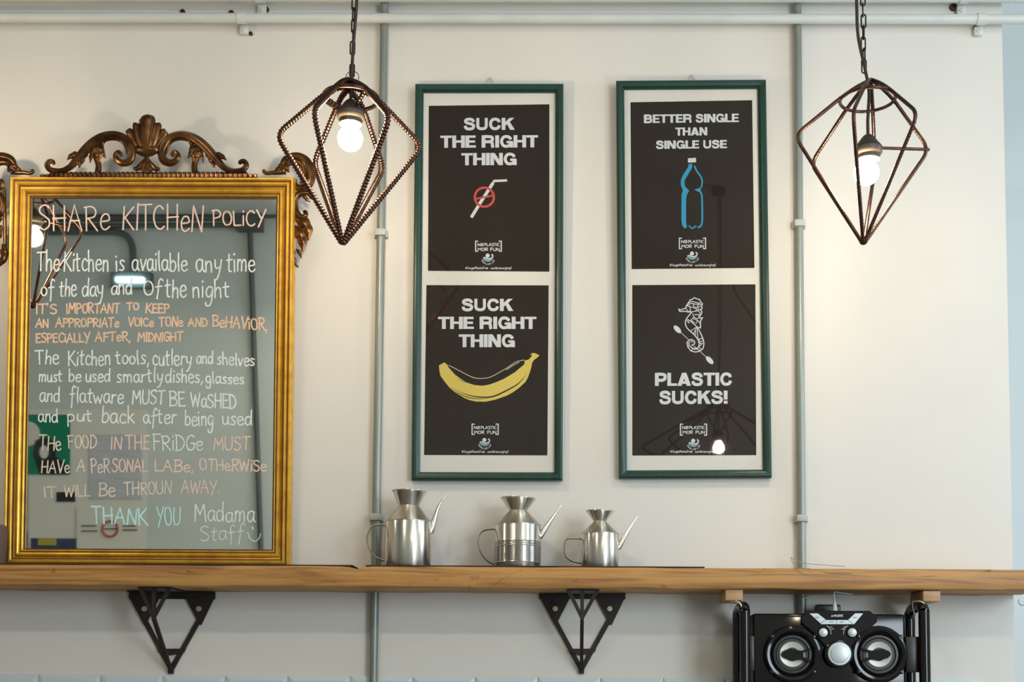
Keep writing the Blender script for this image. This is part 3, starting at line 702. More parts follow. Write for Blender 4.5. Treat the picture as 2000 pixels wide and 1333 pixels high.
# corner carvings (traced on the right-hand corner, mirrored for the left one)
O2, S2 = (500, 280), 5.129
XC = 289.8
for mx in (None, XC):
    orn(mirror, 'corner_scroll', O2, S2, [([(250, 235, 16), (300, 165, 36), (400, 138, 44), (490, 180, 48), (535, 280, 52), (530, 380, 52), (480, 450, 40), (410, 440, 30), (385, 395, 22), (400, 360, 12)], .7, .003, 4)], mx)
    orn(mirror, 'corner_scroll', O2, S2, [([(330, 290, 10), (300, 230, 34), (345, 190, 36), (430, 195, 40), (480, 260, 36), (480, 350, 30), (450, 410, 18)], .7, .000, 0)], mx)
    orn(mirror, 'corner_leaf', O2, S2, [(leaf(320, 200, 215, 300, 46, -.1), .6, .004, 3), (leaf(290, 180, 165, 290, 40, -.15), .6, .002, 3), ([(300, 290, 24), (230, 292, 26), (160, 295, 22), (110, 300, 20), (78, 282, 18), (90, 265, 12)], .8, .002, 0)], mx)
    orn(mirror, 'corner_scroll', O2, S2, [([(545, 500, 10), (480, 500, 26), (420, 520, 32), (385, 590, 34), (395, 680, 34), (445, 740, 30), (495, 725, 24), (495, 685, 16), (470, 690, 10)], .8, .003, 4)], mx)
    orn(mirror, 'corner_leaf', O2, S2, [(leaf(520, 470, 585, 570, 26, .1), .6, .002, 0), (leaf(470, 500, 545, 590, 24, .1), .6, .003, 0)], mx)
    orn(mirror, 'corner_leaf', O2, S2, [(leaf(395, 745, 525, 975, 62, -.18), .45, .004, 4), (leaf(430, 790, 530, 880, 34, -.1), .5, .002, 0)], mx)
    orn(mirror, 'corner_leaf', O2, S2, [(leaf(380, 830, 468, 1090, 52, -.12), .45, .005, 4), (leaf(430, 950, 490, 1000, 22, -.1), .5, .002, 0)], mx)
    orn(mirror, 'corner_leaf', O2, S2, [(leaf(375, 1010, 425, 1245, 44, .16), .5, .004, 3), (leaf(400, 1060, 455, 1155, 22, -.1), .5, .002, 0)], mx)
    orn(mirror, 'corner_stem', O2, S2, [([(362, 440, 14), (364, 600, 20), (360, 800, 20), (358, 1000, 18), (362, 1180, 8)], .6, .000, 0)], mx)

# ================================================================== PICTURE FRAMES
def poster_common(sh, par, rect, ysl, off, lg, wv, hs):
    # small logo lines: bracket, text, wave, web line
    m = MB(); x0, x1, y0, y1 = lg; h = y1-y0
    for x, s in ((x0, 1), (x1, -1)):
        sh.ribbon(m, [(x+s*5, y0), (x, y0), (x, y1), (x+s*5, y1)], 2.2, off)
    hand_text(sh, m, 'NØ', x0+3.5, x0+15, y0+4, y0+9.4, off, 1.25, ysl, 0); hand_text(sh, m, 'PLASTIC', x0+17, x1-3.5, y0+4, y0+9.4, off, 1.2, ysl, 0)
    hand_text(sh, m, 'MOR', x0+4, x0+24, y0+13, y0+18.8, off, 1.3, ysl, 0); hand_text(sh, m, 'FUN', x1-21.5, x1-3.5, y0+13, y0+18.8, off, 1.3, ysl, 0)
    hx0, hx1, hy = hs
    hand_text(sh, m, '#TargetPlasticFree', hx0, hx0+(hx1-hx0)*.49, hy-2.6, hy+1.6, off, .8, ysl, 0); hand_text(sh, m, 'worldrise.org/npf', hx0+(hx1-hx0)*.55, hx1, hy-2.6, hy+1.6, off, .8, ysl, 0)
    cx, cy = wv
    rr = 12.5
    for i, c in enumerate('WORLDRISE'):
        a = math.radians(205+i*130/8); X = cx+rr*math.cos(a); Y = cy-3-rr*.95*math.sin(a)
        hand_text(sh, m, c, X-1.1, X+1.1, Y-1.7, Y+1.5, off, .6, 0, 0)
    m.build('small_print', 'white_print', par, fixn=False)
    m = MB(); sh.poly(m, [(cx+1-1+4.0*math.cos(a)-1, cy-8+4.0*math.sin(a)) for a in [2*PI*k/16 for k in range(16)]], off+.00006)
    sh.ribbon(m, cat([(cx-10, cy-3), (cx-6, cy-4.2), (cx-1, cy-2), (cx+5, cy-2.5), (cx+9, cy-6), (cx+8.5, cy-9), (cx+6, cy-10)], 5), 2.2, off+.00005)
    m.build('logo_wave', 'white_print', par, fixn=False)
    m = MB(); sh.poly(m, [(cx-11, cy-2), (cx-6, cy-2.5), (cx, cy-.5), (cx+5, cy-1), (cx+10, cy-4), (cx+8, cy+1), (cx+3, cy+4), (cx-3, cy+4), (cx-8, cy+1.5)], off+.00002)
    m.build('logo_sea', 'teal_print', par, fixn=False)
def picture(label, px_rect, inner, rot, tilt, posters, hook):
    c = P((px_rect[0][0]+px_rect[1][0])/2, px_rect[1][1], -.01)
    pl = Plane((c.x, -0.003, c.z), tilt, rot)
    t = thing('picture_frame', label, 'picture frame', pl.o, 'green framed poster pairs')
    FH = .019
    (lt, lb), (rt, rb), (tl, tr), (bl, br) = px_rect[2]
    u0 = (pl.uv(*lt, FH)[0]+pl.uv(*lb, FH)[0])/2; u1 = (pl.uv(*rt, FH)[0]+pl.uv(*rb, FH)[0])/2
    v1 = (pl.uv(*tl, FH)[1]+pl.uv(*tr, FH)[1])/2; v0 = (pl.uv(*bl, FH)[1]+pl.uv(*br, FH)[1])/2
    W = .0200
    rails(pl, (u0, v0, u1, v1), [(0, 0), (0, .014), (.0015, .017), (.004, .019), (.010, .019), (.015, .017), (.018, .013), (W, .011), (W, 0)], 'frame_rail', 'green', t)
    bx = lambda m, a, b, h0, h1: m.add([pl.w(a[0], a[1], h0), pl.w(b[0], a[1], h0), pl.w(b[0], b[1], h0), pl.w(a[0], b[1], h0), pl.w(a[0], a[1], h1), pl.w(b[0], a[1], h1), pl.w(b[0], b[1], h1), pl.w(a[0], b[1], h1)], [(0,3,2,1),(4,5,6,7),(0,1,5,4),(1,2,6,5),(2,3,7,6),(3,0,4,7)])
    i0, i1 = W-.002, .002
    mo = bx(MB(), (u0+i0, v0+i0), (u1-i0, v1-i0), .002, .0050).build('mount_board', 'mount', t)
    bx(MB(), (u0+i0, v0+i0), (u1-i0, v1-i0), .0066, .0082).build('glass', 'glass', t)
    sh = Sheet(pl)
    for po in posters:
        q = [pl.px(x, y, .0051) for x, y in po['rect']]
        ps = MB().prism(q, pl.n*.0004).build('poster', 'black_print', t)
        off = .0057; sl = po.get('slope', 0)
        if po['text']:
            m = MB()
            for tx, a, b, y0, y1 in po['text']: block_text(sh, m, tx, a, b, y0, y1, off, sl)
            m.build('headline', 'white_print', ps, fixn=False)
        poster_common(sh, ps, po['rect'], sl, off, po['logo'], po['wave'], po['hash'])
        po['art'](sh, ps, off)
    # hanger
    hx, hy = hook
    top = pl.w((u0+u1)/2, v1, .002); hz = P(hx, hy, -.004)
    MB().tube([P(hx-6, hy+11, -.006), P(hx-4, hy+7, -.006), P(hx, hy+1, -.006), P(hx+4, hy+7, -.006), P(hx+6, hy+11, -.006)], .0009, 6).build('hanger', 'screw', t, True)
    o = MB().tube([P(hx, hy+3, -.001), P(hx, hy+2, -.010)], .0011, 8).lathe([(.0026, 0), (.0026, .001), (.001, .0015)], P(hx, hy+2, -.010), (0, -1, 0), 10).build('nail', 'screw', None, True)
    return o
def art_straw(sh, ps, off):
    m = MB(); sh.ribbon(m, [(920.5, 425), (937, 398), (963, 357.5)], 6.2, off); sh.ribbon(m, [(967.5, 353.6), (990.5, 352.6)], 4.6, off)
    m.build('straw_drawing', 'white_print', ps, fixn=False)
    m = MB()
    for a, b in (((961, 360), (964, 352)), ((963.5, 358.5), (966.5, 351)), ((966, 357), (968.5, 351))): sh.ribbon(m, [a, b], 1.6, off+.00003)
    m.build('straw_bellows', 'white_print', ps, fixn=False)
    m = MB(); pts = [(946+18.6*math.cos(a), 385.3+18.6*math.sin(a)) for a in [2*PI*k/40 for k in range(41)]]
    sh.ribbon(m, pts, 4.4, off+.0001); sh.ribbon(m, [(929, 388.8), (963, 382)], 3.6, off+.0001)
    m.build('prohibition_sign', 'red_print', ps, fixn=False)
def zz(o, s): return lambda pts: [(o[0]+x/s, o[1]+y/s) for x, y in pts]
def pr2(t): n = [float(a) for a in t.split()]; return [(n[i], n[i+1]) for i in range(0, len(n), 2)]
def art_banana(sh, ps, off):
    z = zz((840, 670), 8.333)
    m = MB(); sh.poly(m, z(pr2('145 370 230 320 275 350 300 400 400 515 520 602 620 655 720 688 850 700 960 682 1080 640 1200 588 1380 480 1535 350 1540 290 1600 275 1650 170 1700 165 1780 205 1740 245 1690 280 1660 330 1645 410 1620 490 1590 570 1550 640 1440 740 1350 805 1250 860 1050 930 900 960 740 955 650 935 560 900 400 800 320 735 260 660 170 540 152 460')), off)
    m.build('banana_drawing', 'yellow_print', ps, fixn=False)
    m = MB()
    for s, wd in (('310 715 450 810 620 890 800 912 960 905', 1.6), ('390 745 560 830 760 880 1000 880 1200 800 1400 690 1500 600 1575 495', 2.8), ('430 570 520 622 640 652 700 662', 1.2), ('1600 272 1635 225 1662 185', 2.6), ('1590 275 1650 318', 1.6), ('160 392 250 345', 1.2), ('1690 182 1750 200', 1.2)):
        sh.ribbon(m, z(cat(pr2(s), 5)), wd, off+.00006, taper=True)
    m.build('banana_outline', 'black_print', ps, fixn=False)
    m = MB(); sh.ribbon(m, z(cat(pr2('300 365 450 440 600 520 720 570 850 580 1000 550 1250 410 1400 310 1540 280'), 5)), 1.3, off)
    sh.ribbon(m, z(cat(pr2('1240 445 1340 375 1450 315'), 5)), 1.2, off)
    m.build('banana_edge', 'cream_print', ps, fixn=False)
def art_bottle(sh, ps, off):
    z = zz((1310, 295), 8.333)
    m = MB(); sh.poly(m, z(pr2('295 210 285 255 260 300 200 390 165 480 165 560 200 640 178 700 175 760 175 1130 190 1220 230 1265 265 1240 250 1170 250 900 255 740 275 690 300 650 235 580 225 540 225 480 290 370 330 310 350 260 350 210')), off)
    sh.ribbon(m, z(cat(pr2('385 240 420 320 490 420 512 500 495 600'), 5)), 3.0, off)
    sh.poly(m, z(pr2('385 630 440 615 487 595 487 680 430 655')), off+.00003)
    sh.ribbon(m, z(cat(pr2('478 660 505 720 512 900 512 1130 490 1220 440 1248'), 5)), 3.2, off)
    sh.ribbon(m, z(cat(pr2('295 1215 350 1260 415 1220'), 5)), 2.4, off)
    m.build('bottle_drawing', 'blue_print', ps, fixn=False)
    m = MB(); sh.poly(m, z(pr2('280 120 410 112 412 185 280 190')), off); m.build('bottle_cap', 'white_print', ps, fixn=False)
def art_seahorse(sh, ps, off):
    z = zz((1300, 570), 8.89); m = MB()
    for s, wd in (('225 295 250 320 350 285 360 245 410 170 430 140 470 130 500 105 540 125 590 135 600 170 640 210 625 250 635 290 610 320 630 350 625 380 600 420 585 460', 1.9),
      ('225 295 245 345 330 340 400 355 460 350 430 385 375 450 345 510 345 580 370 630 430 690 500 750 560 830 585 900 575 960 540 990 470 985 410 940 400 890', 2.0),
      ('585 460 640 455 605 510 605 630 540 610 570 650 620 750 660 850 665 920 650 990 590 1035 520 1050 440 1030 385 960 370 890 400 845 450 830 500 860 505 900 470 935 450 915', 2.0),
      ('430 165 520 185 600 205', 1.6), ('400 190 500 215 640 225', 1.6), ('360 245 420 260 430 330 400 355', 1.5), ('430 260 540 300 520 350', 1.5), ('460 350 560 330 620 300', 1.5), ('400 190 420 225 360 245', 1.3), ('480 215 490 260 550 280 560 225', 1.3), ('560 330 575 260 620 255', 1.3), ('470 380 490 440 430 510 380 480', 1.5), ('490 440 540 470 585 455 570 400 500 400', 1.5), ('560 330 600 370 585 455', 1.4), ('430 510 490 560 540 610', 1.8), ('480 470 560 500 520 560', 1.4), ('450 500 500 540', 1.4), ('560 500 600 560', 1.4), ('375 500 410 545', 2.2),
      ('430 690 540 610 480 740', 1.5), ('520 625 515 780', 1.5), ('545 620 560 830 640 810', 1.5), ('585 830 600 880 650 850', 1.3), ('585 900 640 900 575 960 620 1005', 1.5), ('400 890 440 860 480 880', 1.3), ('480 1000 560 1000 600 1030', 1.5), ('410 940 385 960', 1.3), ('470 985 450 1030', 1.3), ('250 320 240 345', 1.3), ('350 285 400 355', 1.4)):
        sh.ribbon(m, z(pr2(s)), wd, off+.00004)
    m.build('seahorse_drawing', 'white_print', ps, fixn=False)
    m = MB(); sh.ribbon(m, z([(260, 705), (400, 835)]), 1.6, off); sh.ribbon(m, z([(495, 945), (710, 1140)]), 1.6, off); m.build('swab_stick', 'pink_print', ps, fixn=False)
    m = MB()
    for cx, cy in ((205, 655), (765, 1192)):
        pts = []
        for k in range(20):
            a = 2*PI*k/20; u, v = 85*math.cos(a), 42*math.sin(a); an = math.radians(46)
            pts.append((cx+u*math.cos(an)-v*math.sin(an), cy+u*math.sin(an)+v*math.cos(an)))
        sh.poly(m, z(pts), off+.00002)
    m.build('swab_tips', 'white_print', ps, fixn=False)
n1 = picture('dark green picture frame with drinking straw poster above banana poster',
    ((812, 163), (1100, 937), ((((811.5, 170), (802, 930))), ((1101, 170), (1098.3, 930)), ((820, 163), (1095, 161)), ((810, 938), (1090, 938)))), None, .003, .012,
    [dict(rect=[(837.5, 207), (1073, 204), (1073, 531), (836, 529.5)], slope=-.005, text=[('SUCK', 905.5, 1005, 230.5, 254), ('THE RIGHT', 860, 1051, 264.5, 288.5), ('THING', 901, 1009, 299, 322.8)], logo=(929, 979, 471.5, 491), wave=(953.5, 507.5), hash=(909, 999, 524.3), art=art_straw),
     dict(rect=[(833, 557.3), (1071.6, 557.8), (1069, 890), (828.4, 889.3)], slope=0, text=[('SUCK', 901.5, 1002, 584, 607.8), ('THE RIGHT', 855.5, 1047.8, 619, 643), ('THING', 896, 1005.5, 653.5, 678.5)], logo=(922, 973, 829, 849), wave=(947, 868), hash=(902, 993, 883.3), art=art_banana)], (957, 151))
n2 = picture('dark green picture frame with blue bottle poster above seahorse poster',
    ((1205, 155), (1500, 934), ((((1205, 165), (1207.6, 928))), ((1497.8, 160), (1507, 926)), ((1212, 157), (1490, 152.8)), ((1215, 935), (1500, 932.5)))), None, .010, .012,
    [dict(rect=[(1231.5, 200), (1469, 196), (1473.5, 523.7), (1233.8, 526)], slope=-.011, text=[('BETTER SINGLE', 1257.5, 1443, 223, 239.6), ('THAN', 1319, 1381.5, 249, 264.8), ('SINGLE USE', 1281, 1420, 274.3, 290.3)], logo=(1327, 1378, 465.5, 486), wave=(1352.5, 503.5), hash=(1308, 1398, 518.5), art=art_bottle),
     dict(rect=[(1235, 557.3), (1475.3, 555.8), (1477, 889.6), (1235, 890.4)], slope=-.005, text=[('PLASTIC', 1279, 1430.5, 728.5, 754), ('SUCKS!', 1287.5, 1421.5, 763.8, 789.5)], logo=(1329, 1380, 829, 850.5), wave=(1355, 869.5), hash=(1309, 1397, 883), art=art_seahorse)], (1352, 146))
tag(n1, 'small nail above the straw and banana frame', 'nail', 'nails holding the frames'); tag(n2, 'small nail above the bottle and seahorse frame', 'nail', 'nails holding the frames')

# ================================================================== OIL CANS
def can(label, cx, r, ytop, yneck, rneck, yrim, rrim, handle, spout, bands, tiltrim):
    Y = -.095; K = 2500/(3.1+Y)
    cpt = P(cx, 1100, Y); X = cpt.x; zz0 = ZL
    z = lambda py: P(cx, py, Y).z
    t = thing('oil_can', label, 'oil can', (X, Y, zz0), 'stainless steel oil cans on the shelf')
    R, rn, rr = r/K, rneck/K, rrim/K
    zt, zn, zr = z(ytop), z(yneck), z(yrim)
    pr_ = [(R-.001, 0), (R, .0015)]
    for b in bands: pr_ += [(R, z(b)-zz0-.001), (R+.0006, z(b)-zz0), (R, z(b)-zz0+.001)]
    pr_ += [(R, zt-zz0-.001), (R-.0006, zt-zz0)]
    MB().lathe(pr_, (X, Y, zz0), seg=48).build('body', 'steel', t, True)
    MB().lathe([(R+.0004, zt-zz0-.0015), (R+.0006, zt-zz0-.0002), (R*.97, zt-zz0+.001), (rn*1.02, zn-zz0-.001), (rn, zn-zz0)], (X, Y, zz0), seg=48).build('shoulder', 'steel_warm', t, True)
    ax = Vector((tiltrim, 0, 1)).normalized(); h = zr-zn
    MB().lathe([(rn*.96, -.002), (rn, 0), (rn*1.02, .001), (rr*.93, h-.003), (rr, h-.001), (rr+.0012, h-.0004), (rr+.0008, h+.0008), (rr-.0015, h), (rr*.9, h-.004), (rn*.9, .003), (.001, .003)], (X, Y, zn), ax, seg=40).build('funnel_neck', 'steel', t, True)
    toW = lambda x, y: P(690+x/3.39, 920+y/3.39, Y)
    hp = [toW(*p) for p in cat(handle, 5)]
    MB().tube(hp, .0021, 8, n=(0, -1, 0), rn=.0055).build('handle', 'steel', t, True)
    q = cat(spout, 5)
    MB().tube([toW(a, b) for a, b, _ in q], [c/3.39/K for _, _, c in q], 16).build('spout', 'steel', t, True)
can('largest steel oil can, standing at the left beside the conduit', 797, 45.5, 1020, 989, 20.6, 961, 34, [(222, 362), (180, 358), (125, 372), (95, 420), (92, 480), (122, 548), (165, 580), (216, 602)],
    [(505, 410, 26), (520, 375, 24), (540, 312, 17), (562, 245, 11), (592, 195, 7), (630, 150, 3)], [], .03)
can('medium steel oil can with grooved bands, middle of the three', 1011, 45.5, 1026.5, 998, 17.7, 975, 35, [(948, 388), (900, 390), (855, 402), (828, 445), (832, 510), (862, 570), (900, 605), (948, 628)],
    [(1230, 440, 22), (1250, 415, 20), (1310, 325, 12), (1378, 230, 3)], [1060, 1065, 1069, 1101], .03)
can('smallest steel oil can, rightmost of the three', 1171.5, 37.5, 1043.5, 1019.5, 13, 999.5, 27.5, [(1515, 453), (1460, 450), (1415, 455), (1398, 490), (1403, 560), (1435, 592), (1470, 605), (1515, 614)],
    [(1750, 515, 20), (1768, 487, 19), (1820, 400, 11), (1882, 302, 3)], [], .02)

# left-edge jar and the wire on the shelf
jx = P(-14, 1100, -.10).x
j = MB().lathe([(.024, 0), (.029, .004), (.030, .05), (.030, .085), (.026, .095), (.012, .098)], (jx, -.10, ZL), seg=32).build('jar', 'taupe', None, True)
tag(j, 'taupe rounded ceramic jar cut by the left edge beside the mirror', 'jar')
w1 = MB().tube([P(x, y, Y) for x, y, Y in [(a, b, c) for a, b, c in cat([(1556, 1106.5, -.06), (1548, 1099, -.05), (1545, 1089, -.045), (1552, 1095, -.05), (1575, 1101, -.06), (1620, 1105, -.07), (1650, 1107, -.08)], 6)]], .0009, 6).build('wire', 'cord_beige', None, True)
tag(w1, 'thin beige wire bent up from the shelf by the right conduit', 'wire')
pp = P(1573, 1107, -.12)
tag(MB().bev((pp.x-.011, -.13, ZST+.0004), (pp.x+.011, -.11, ZST+.0034), .001, 1).build('wood_splinter', 'dark_mat'), 'small dark wood chip lying on the shelf by the beige wire', 'chip')

# ================================================================== PENDANT LAMPS
def resample(pts, step):
    pts = [Vector(p) for p in pts]; out = [pts[0]]; acc = 0
    for a, b in zip(pts, pts[1:]):
        L = (b-a).length
        if L < 1e-9: continue
        s = step-acc
        while s < L: out.append(a+(b-a)*(s/L)); s += step
        acc = (L-(s-step))
    out.append(pts[-1]); return out
def rounded(pts, rad):
    pts = [Vector(p) for p in pts]; out = [pts[0]]
    for i in range(1, len(pts)-1):
        a, b, c = pts[i-1], pts[i], pts[i+1]; r = min(rad[i-1] if hasattr(rad, '__len__') else rad, (a-b).length*.48, (c-b).length*.48)
        p, q = b+(a-b).normalized()*r, b+(c-b).normalized()*r
        for k in range(7):
            t = k/6; out.append(p*(1-t)**2+b*2*t*(1-t)+q*t*t)
    out.append(pts[-1]); return out
def rebar(amp, per=.0068):
    def f(d, th):
        a = math.sin(2*PI*(d/per)+th); return 1+amp*max(0, a)
    return f
LINK = None
def chain(t, p0, p1, n, mat_='dark_iron'):
    global LINK
    p0, p1 = Vector(p0), Vector(p1); d = (p1-p0); pitch = .0243; n = int(d.length/pitch)+1; d.normalize()
    if LINK is None:
        pts = []
        for k in range(20):
            a = 2*PI*k/20; pts.append((.0046*math.cos(a), 0, (.0100 if math.sin(a) >= 0 else -.0100)+.0046*math.sin(a)))
        o = MB().tube(pts, .0016, 6, closed=True).build('chain_link', mat_, None, True); LINK = o.data; bpy.data.objects.remove(o)
    q = Vector((0, 0, 1)).rotation_difference(d)
    for i in range(n):
        o = bpy.data.objects.new('chain_link', LINK); C.objects.link(o); o.parent = t
        wp = p0+d*(pitch*(i+.5)); wob = .0006*math.sin(i*2.1)
        mw = Matrix.Translation(wp+Vector((wob, 0, 0))) @ q.to_matrix().to_4x4() @ Matrix.Rotation((PI/2 if i % 2 else 0)+.25*math.sin(i), 4, 'Z')
        o.matrix_basis = worldm(t).inverted() @ mw
def pendant(label, O, R, ring_r, ring_z, tip, apex, az, ribw, amp, bulb, sock_top, hookp, chain_top_dx, cable_pts, arms, corner_dz=None, wide=False, topdx=0, bz=None, lowdz=None):
    O = Vector(O); R *= LS; ring_r *= LS; ring_z *= LS; ribw *= LS*1.03; topdx *= LS
    tip, apex, bulb, sock_top, hookp = [tuple(c*LS for c in v) for v in (tip, apex, bulb, sock_top, hookp)]
    t = thing('pendant_lamp', label, 'lamp', O+Vector(tip), 'copper cage pendant lamps')
    rf = rebar(amp)
    tipw = O+Vector(tip); apw = O+Vector(apex); ends = []
    for i, a in enumerate(az):
        th = math.radians(a); dirv = Vector((math.cos(th), -math.sin(th), 0))
        dz = corner_dz[i] if corner_dz else 0
        rp = O+Vector((topdx, 0, ring_z))+dirv*ring_r
        co = O+dirv*R+Vector((0, 0, dz))
        low = lowdz[i] if lowdz else 0
        mid = (apw+rp)/2+Vector((0, 0, .003-low*.3)); apx = apw-dirv*.001-Vector((0, 0, low))
        side = Vector((dirv.y, -dirv.x, 0))*0
        end = tipw+dirv*.0035
        path = [apx, mid, rp, co, end]
        q = resample(rounded(path, [.02, .012, .024]), .0013)
        MB().tube(q, ribw, 8, rfun=rf).build('cage_rib', 'copper', t, True, angle=80)
        ends.append((rp, co))
    pts = [O+Vector((topdx+math.cos(a)*(ring_r-.002), math.sin(a)*(ring_r-.002), ring_z)) for a in [2*PI*k/40 for k in range(40)]]
    MB().tube(pts, ribw*.92, 8, closed=True).build('cage_ring', 'copper', t, True, angle=80)
    MB().lathe([(.001, -.006), (.006, -.004), (.0085, 0), (.0075, .006), (.004, .011), (.001, .012)], tipw, seg=14).build('cage_tip', 'copper', t, True)
    # socket and bulb hang on the cable
    B = O+Vector(bulb); st = O+Vector(sock_top)
    zr = st.z-B.z
    SL = lambda pr: [(a*LS, b*LS) for a, b in pr]
    s = MB().lathe(SL([(.004, .0), (.0075, -.002), (.0125, -.007), (.018, -.015), (.0235, -.022), (.0262, -.026), (.0265, -.028), (.004, -.028)]), st, seg=28).build('socket', 'socket', t, True)
    MB().lathe(SL([(.020, -.027), (.0262, -.028), (.0262, -.036), (.0235, -.040), (.0215, -.041), (.0215, -.049), (.018, -.051), (.010, -.051)]), st, seg=28).build('socket_ring', 'socket_ring', s, True)
    prf = []
    rb = .0238*LS
    for k in range(15):
        a = -PI/2 + (PI/2+1.0)*k/14; prf.append((rb*math.cos(a), rb*math.sin(a)))
    prf += [(.0135*LS, .0265*LS), (.0125*LS, zr-.050*LS)]
    MB().lathe(prf, B, seg=28).build('bulb', 'bulb', t, True)
    for a, i in arms:
        p = ends[i][a[0]] if isinstance(a, tuple) else ends[i][a]
        MB().tube(resample([st+Vector((0, 0, -.024))+(p-st).normalized()*.018, p], .0013), ribw*.85, 8, rfun=rf).build('cage_arm', 'copper', t, True, angle=80)
    cp = cat([tuple(Vector(p)) for p in cable_pts]+[tuple(st+Vector((0, 0, .03))), tuple(st-Vector((0, 0, .002)))], 6)
    MB().tube(cp, .0034, 8).build('cable', 'brown_cable', t, True)
    h0 = O+Vector(hookp)
    if bz is None:
        chain(t, h0, Vector((h0.x+chain_top_dx, h0.y, CEIL-.012)), 0)
    ct = Vector((h0.x+chain_top_dx*(1), h0.y, CEIL))
    MB().lathe([(.001, -.03), (.03, -.028), (.034, -.02), (.034, 0)], ct, seg=24).build('ceiling_rose', 'dark_iron', t, True)
    return t, O, ends
YLP = -.52
LS = 2.58/2.35   # lamp size factor
O = P(684, 275, YLP)
k = 1/1064.0
lt, OL, eL = pendant('copper rebar cage pendant lamp overlapping the mirror corner and the left frame', O, .137, .053, .083, (-.0105, 0, -.197), (-.006, 0, .119), [-11, 49, 109, 169, 229, 289], .0043, .42,
    (0.0, 0, .004), (0, 0, .081), (.001, 0, .126), .012, [P(712, -480, YLP), P(702, -120, YLP), P(697, 0, YLP-.002), P(690, 90, YLP-.004)], [(0, 4), (0, 5), (0, 3), (0, 1)], lowdz=[.014, 0, 0, .014, .02, .02])
MB().tube([OL+Vector((.002+math.cos(a)*.0134, .0, .136+math.sin(a)*.0134)) for a in [2*PI*q/28 for q in range(28)]], .0008, 6, closed=True).build('hanging_ring', 'dark_iron', lt, True)
O = P(1684, 275, YLP)
pendant('copper cage pendant lamp hanging at the right in front of the conduit', O, .1305, .053, .080, (0, 0, -.196), (.018, 0, .120), [-6, 54, 110, 174, 234, 294], .0034, .10,
    (.007, 0, -.062), (.011, 0, .012), (.005, 0, .134), -.004, [P(1667, -480, YLP), P(1670, -120, YLP), P(1673, 0, YLP), P(1676, 70, YLP), P(1689, 132, YLP-.002), P(1697, 175, YLP), P(1696, 215, YLP)], [(1, 0)], [-.012, .006, 0, .004, 0, 0], topdx=.011)
# a third lamp out of view on the left (seen in the mirror) and a wide one over the room (seen in the glass)
d_ = ray(64, 462); o_ = mp_.o + mp_.n*.009; p_ = CAM + d_*((o_-CAM).dot(mp_.n)/d_.dot(mp_.n)); r_ = d_ - mp_.n*2*d_.dot(mp_.n)
O = p_ + r_*((-.52-p_.y)/r_.y)+Vector((0, 0, .02)); print('third lamp', O)
pendant('copper cage pendant lamp left of the mirror, seen only in its glass', O, .124, .053, .080, (0, 0, -.196), (0, 0, .118), [10, 70, 130, 190, 250, 310], .0034, .10,
    (0, 0, -.02), (0, 0, .055), (0, 0, .124), 0, [Vector((O.x, -.52, CEIL-.02)), Vector((O.x, -.52, (CEIL+O.z)/2+.1)), Vector((O.x, -.52, O.z+.18))], [(1, 0)])
O = Vector((.69, -2.78, CAM.z+1.03))
pendant('wide copper cage pendant lamp over the room, reflected in the seahorse poster', O, .33, .06, .16, (0, 0, -.16), (0, 0, .21), [0, 45, 90, 135, 180, 225, 270, 315], .0045, .15,
    (0, 0, .0), (0, 0, .08), (0, 0, .215), 0, [Vector((.7, -2.78, CEIL-.02)), Vector((.7, -2.78, 2.9)), Vector((.69, -2.78, 2.62))], [(0, 0), (0, 4)])

# ================================================================== BOOMBOX and its hanging blocks
YF0 = -.17
bb = thing('boombox', 'glossy black twin speaker boombox hanging under the shelf by its roll bar handles', 'boombox', P(1622, 1333, -.10))
def bq(x, y, Y=YF0): return P(x, y, Y)
zB = bq(1622, 1400).z
x0, x1 = bq(1471, 1300).x, bq(1774, 1300).x
MB().bev((x0, YF0+.012, zB), (x1, -.034, bq(1622, 1199).z), .008, 3).build('body', 'gloss_black', bb, True)
# console
cp = [bq(a, b) for a, b in ((1578, 1194), (1698, 1194), (1712, 1206), (1712, 1216), (1690, 1236), (1668, 1262), (1612, 1262), (1590, 1236), (1566, 1216), (1566, 1206))]
MB().prism([p+Vector((0, -.004, 0)) for p in cp], (0, .05, 0)).build('console', 'gloss_black', bb)
pn = [bq(a, b, YF0-.0045) for a, b in ((1581, 1199), (1597, 1199), (1613.5, 1212), (1656, 1212), (1670, 1199), (1685.5, 1199), (1668, 1220), (1604, 1220))]
pnl = MB().prism(pn, (0, -.0015, 0)).build('button_panel', 'silver_plastic', bb)
class BP(Plane): pass
bpl = Plane((0, YF0-.0063, 1.4), 0); bs = Sheet(bpl)
m = MB(); bs.ribbon(m, [(1603, 1218), (1613, 1211.5)], .8, 0); bs.ribbon(m, [(1634, 1212), (1634, 1220)], .8, 0); bs.ribbon(m, [(1656, 1212), (1666, 1219)], .8, 0)
for a in ((1596, 1207), (1624, 1215.6), (1644, 1215.6), (1670, 1207)): bs.ribbon(m, [(a[0]-4, a[1]), (a[0]+4, a[1])], 1.2, .0001)
m.build('button_marks', 'satin_black', pnl, fixn=False)
m = MB(); bs.poly(m, [(1623, 1205.3), (1625.2, 1201.4), (1627.4, 1205.3)], -.0015+.0003)
hand_text(bs, m, 'MAJESTIC', 1628.5, 1646.5, 1201.6, 1205.2, -.0015+.0003, 1.0, 0, 0); m.build('lettering', 'white_print', bb, fixn=False)
m = MB()
for c, s in ((1607, 1), (1663.6, -1)):
    q = [(c+16*math.cos(a)*s, 1237-16*math.sin(a)) for a in [math.radians(-10+8*k) for k in range(10)]]
    bs.ribbon(m, q, .9, -.0015+.0003)
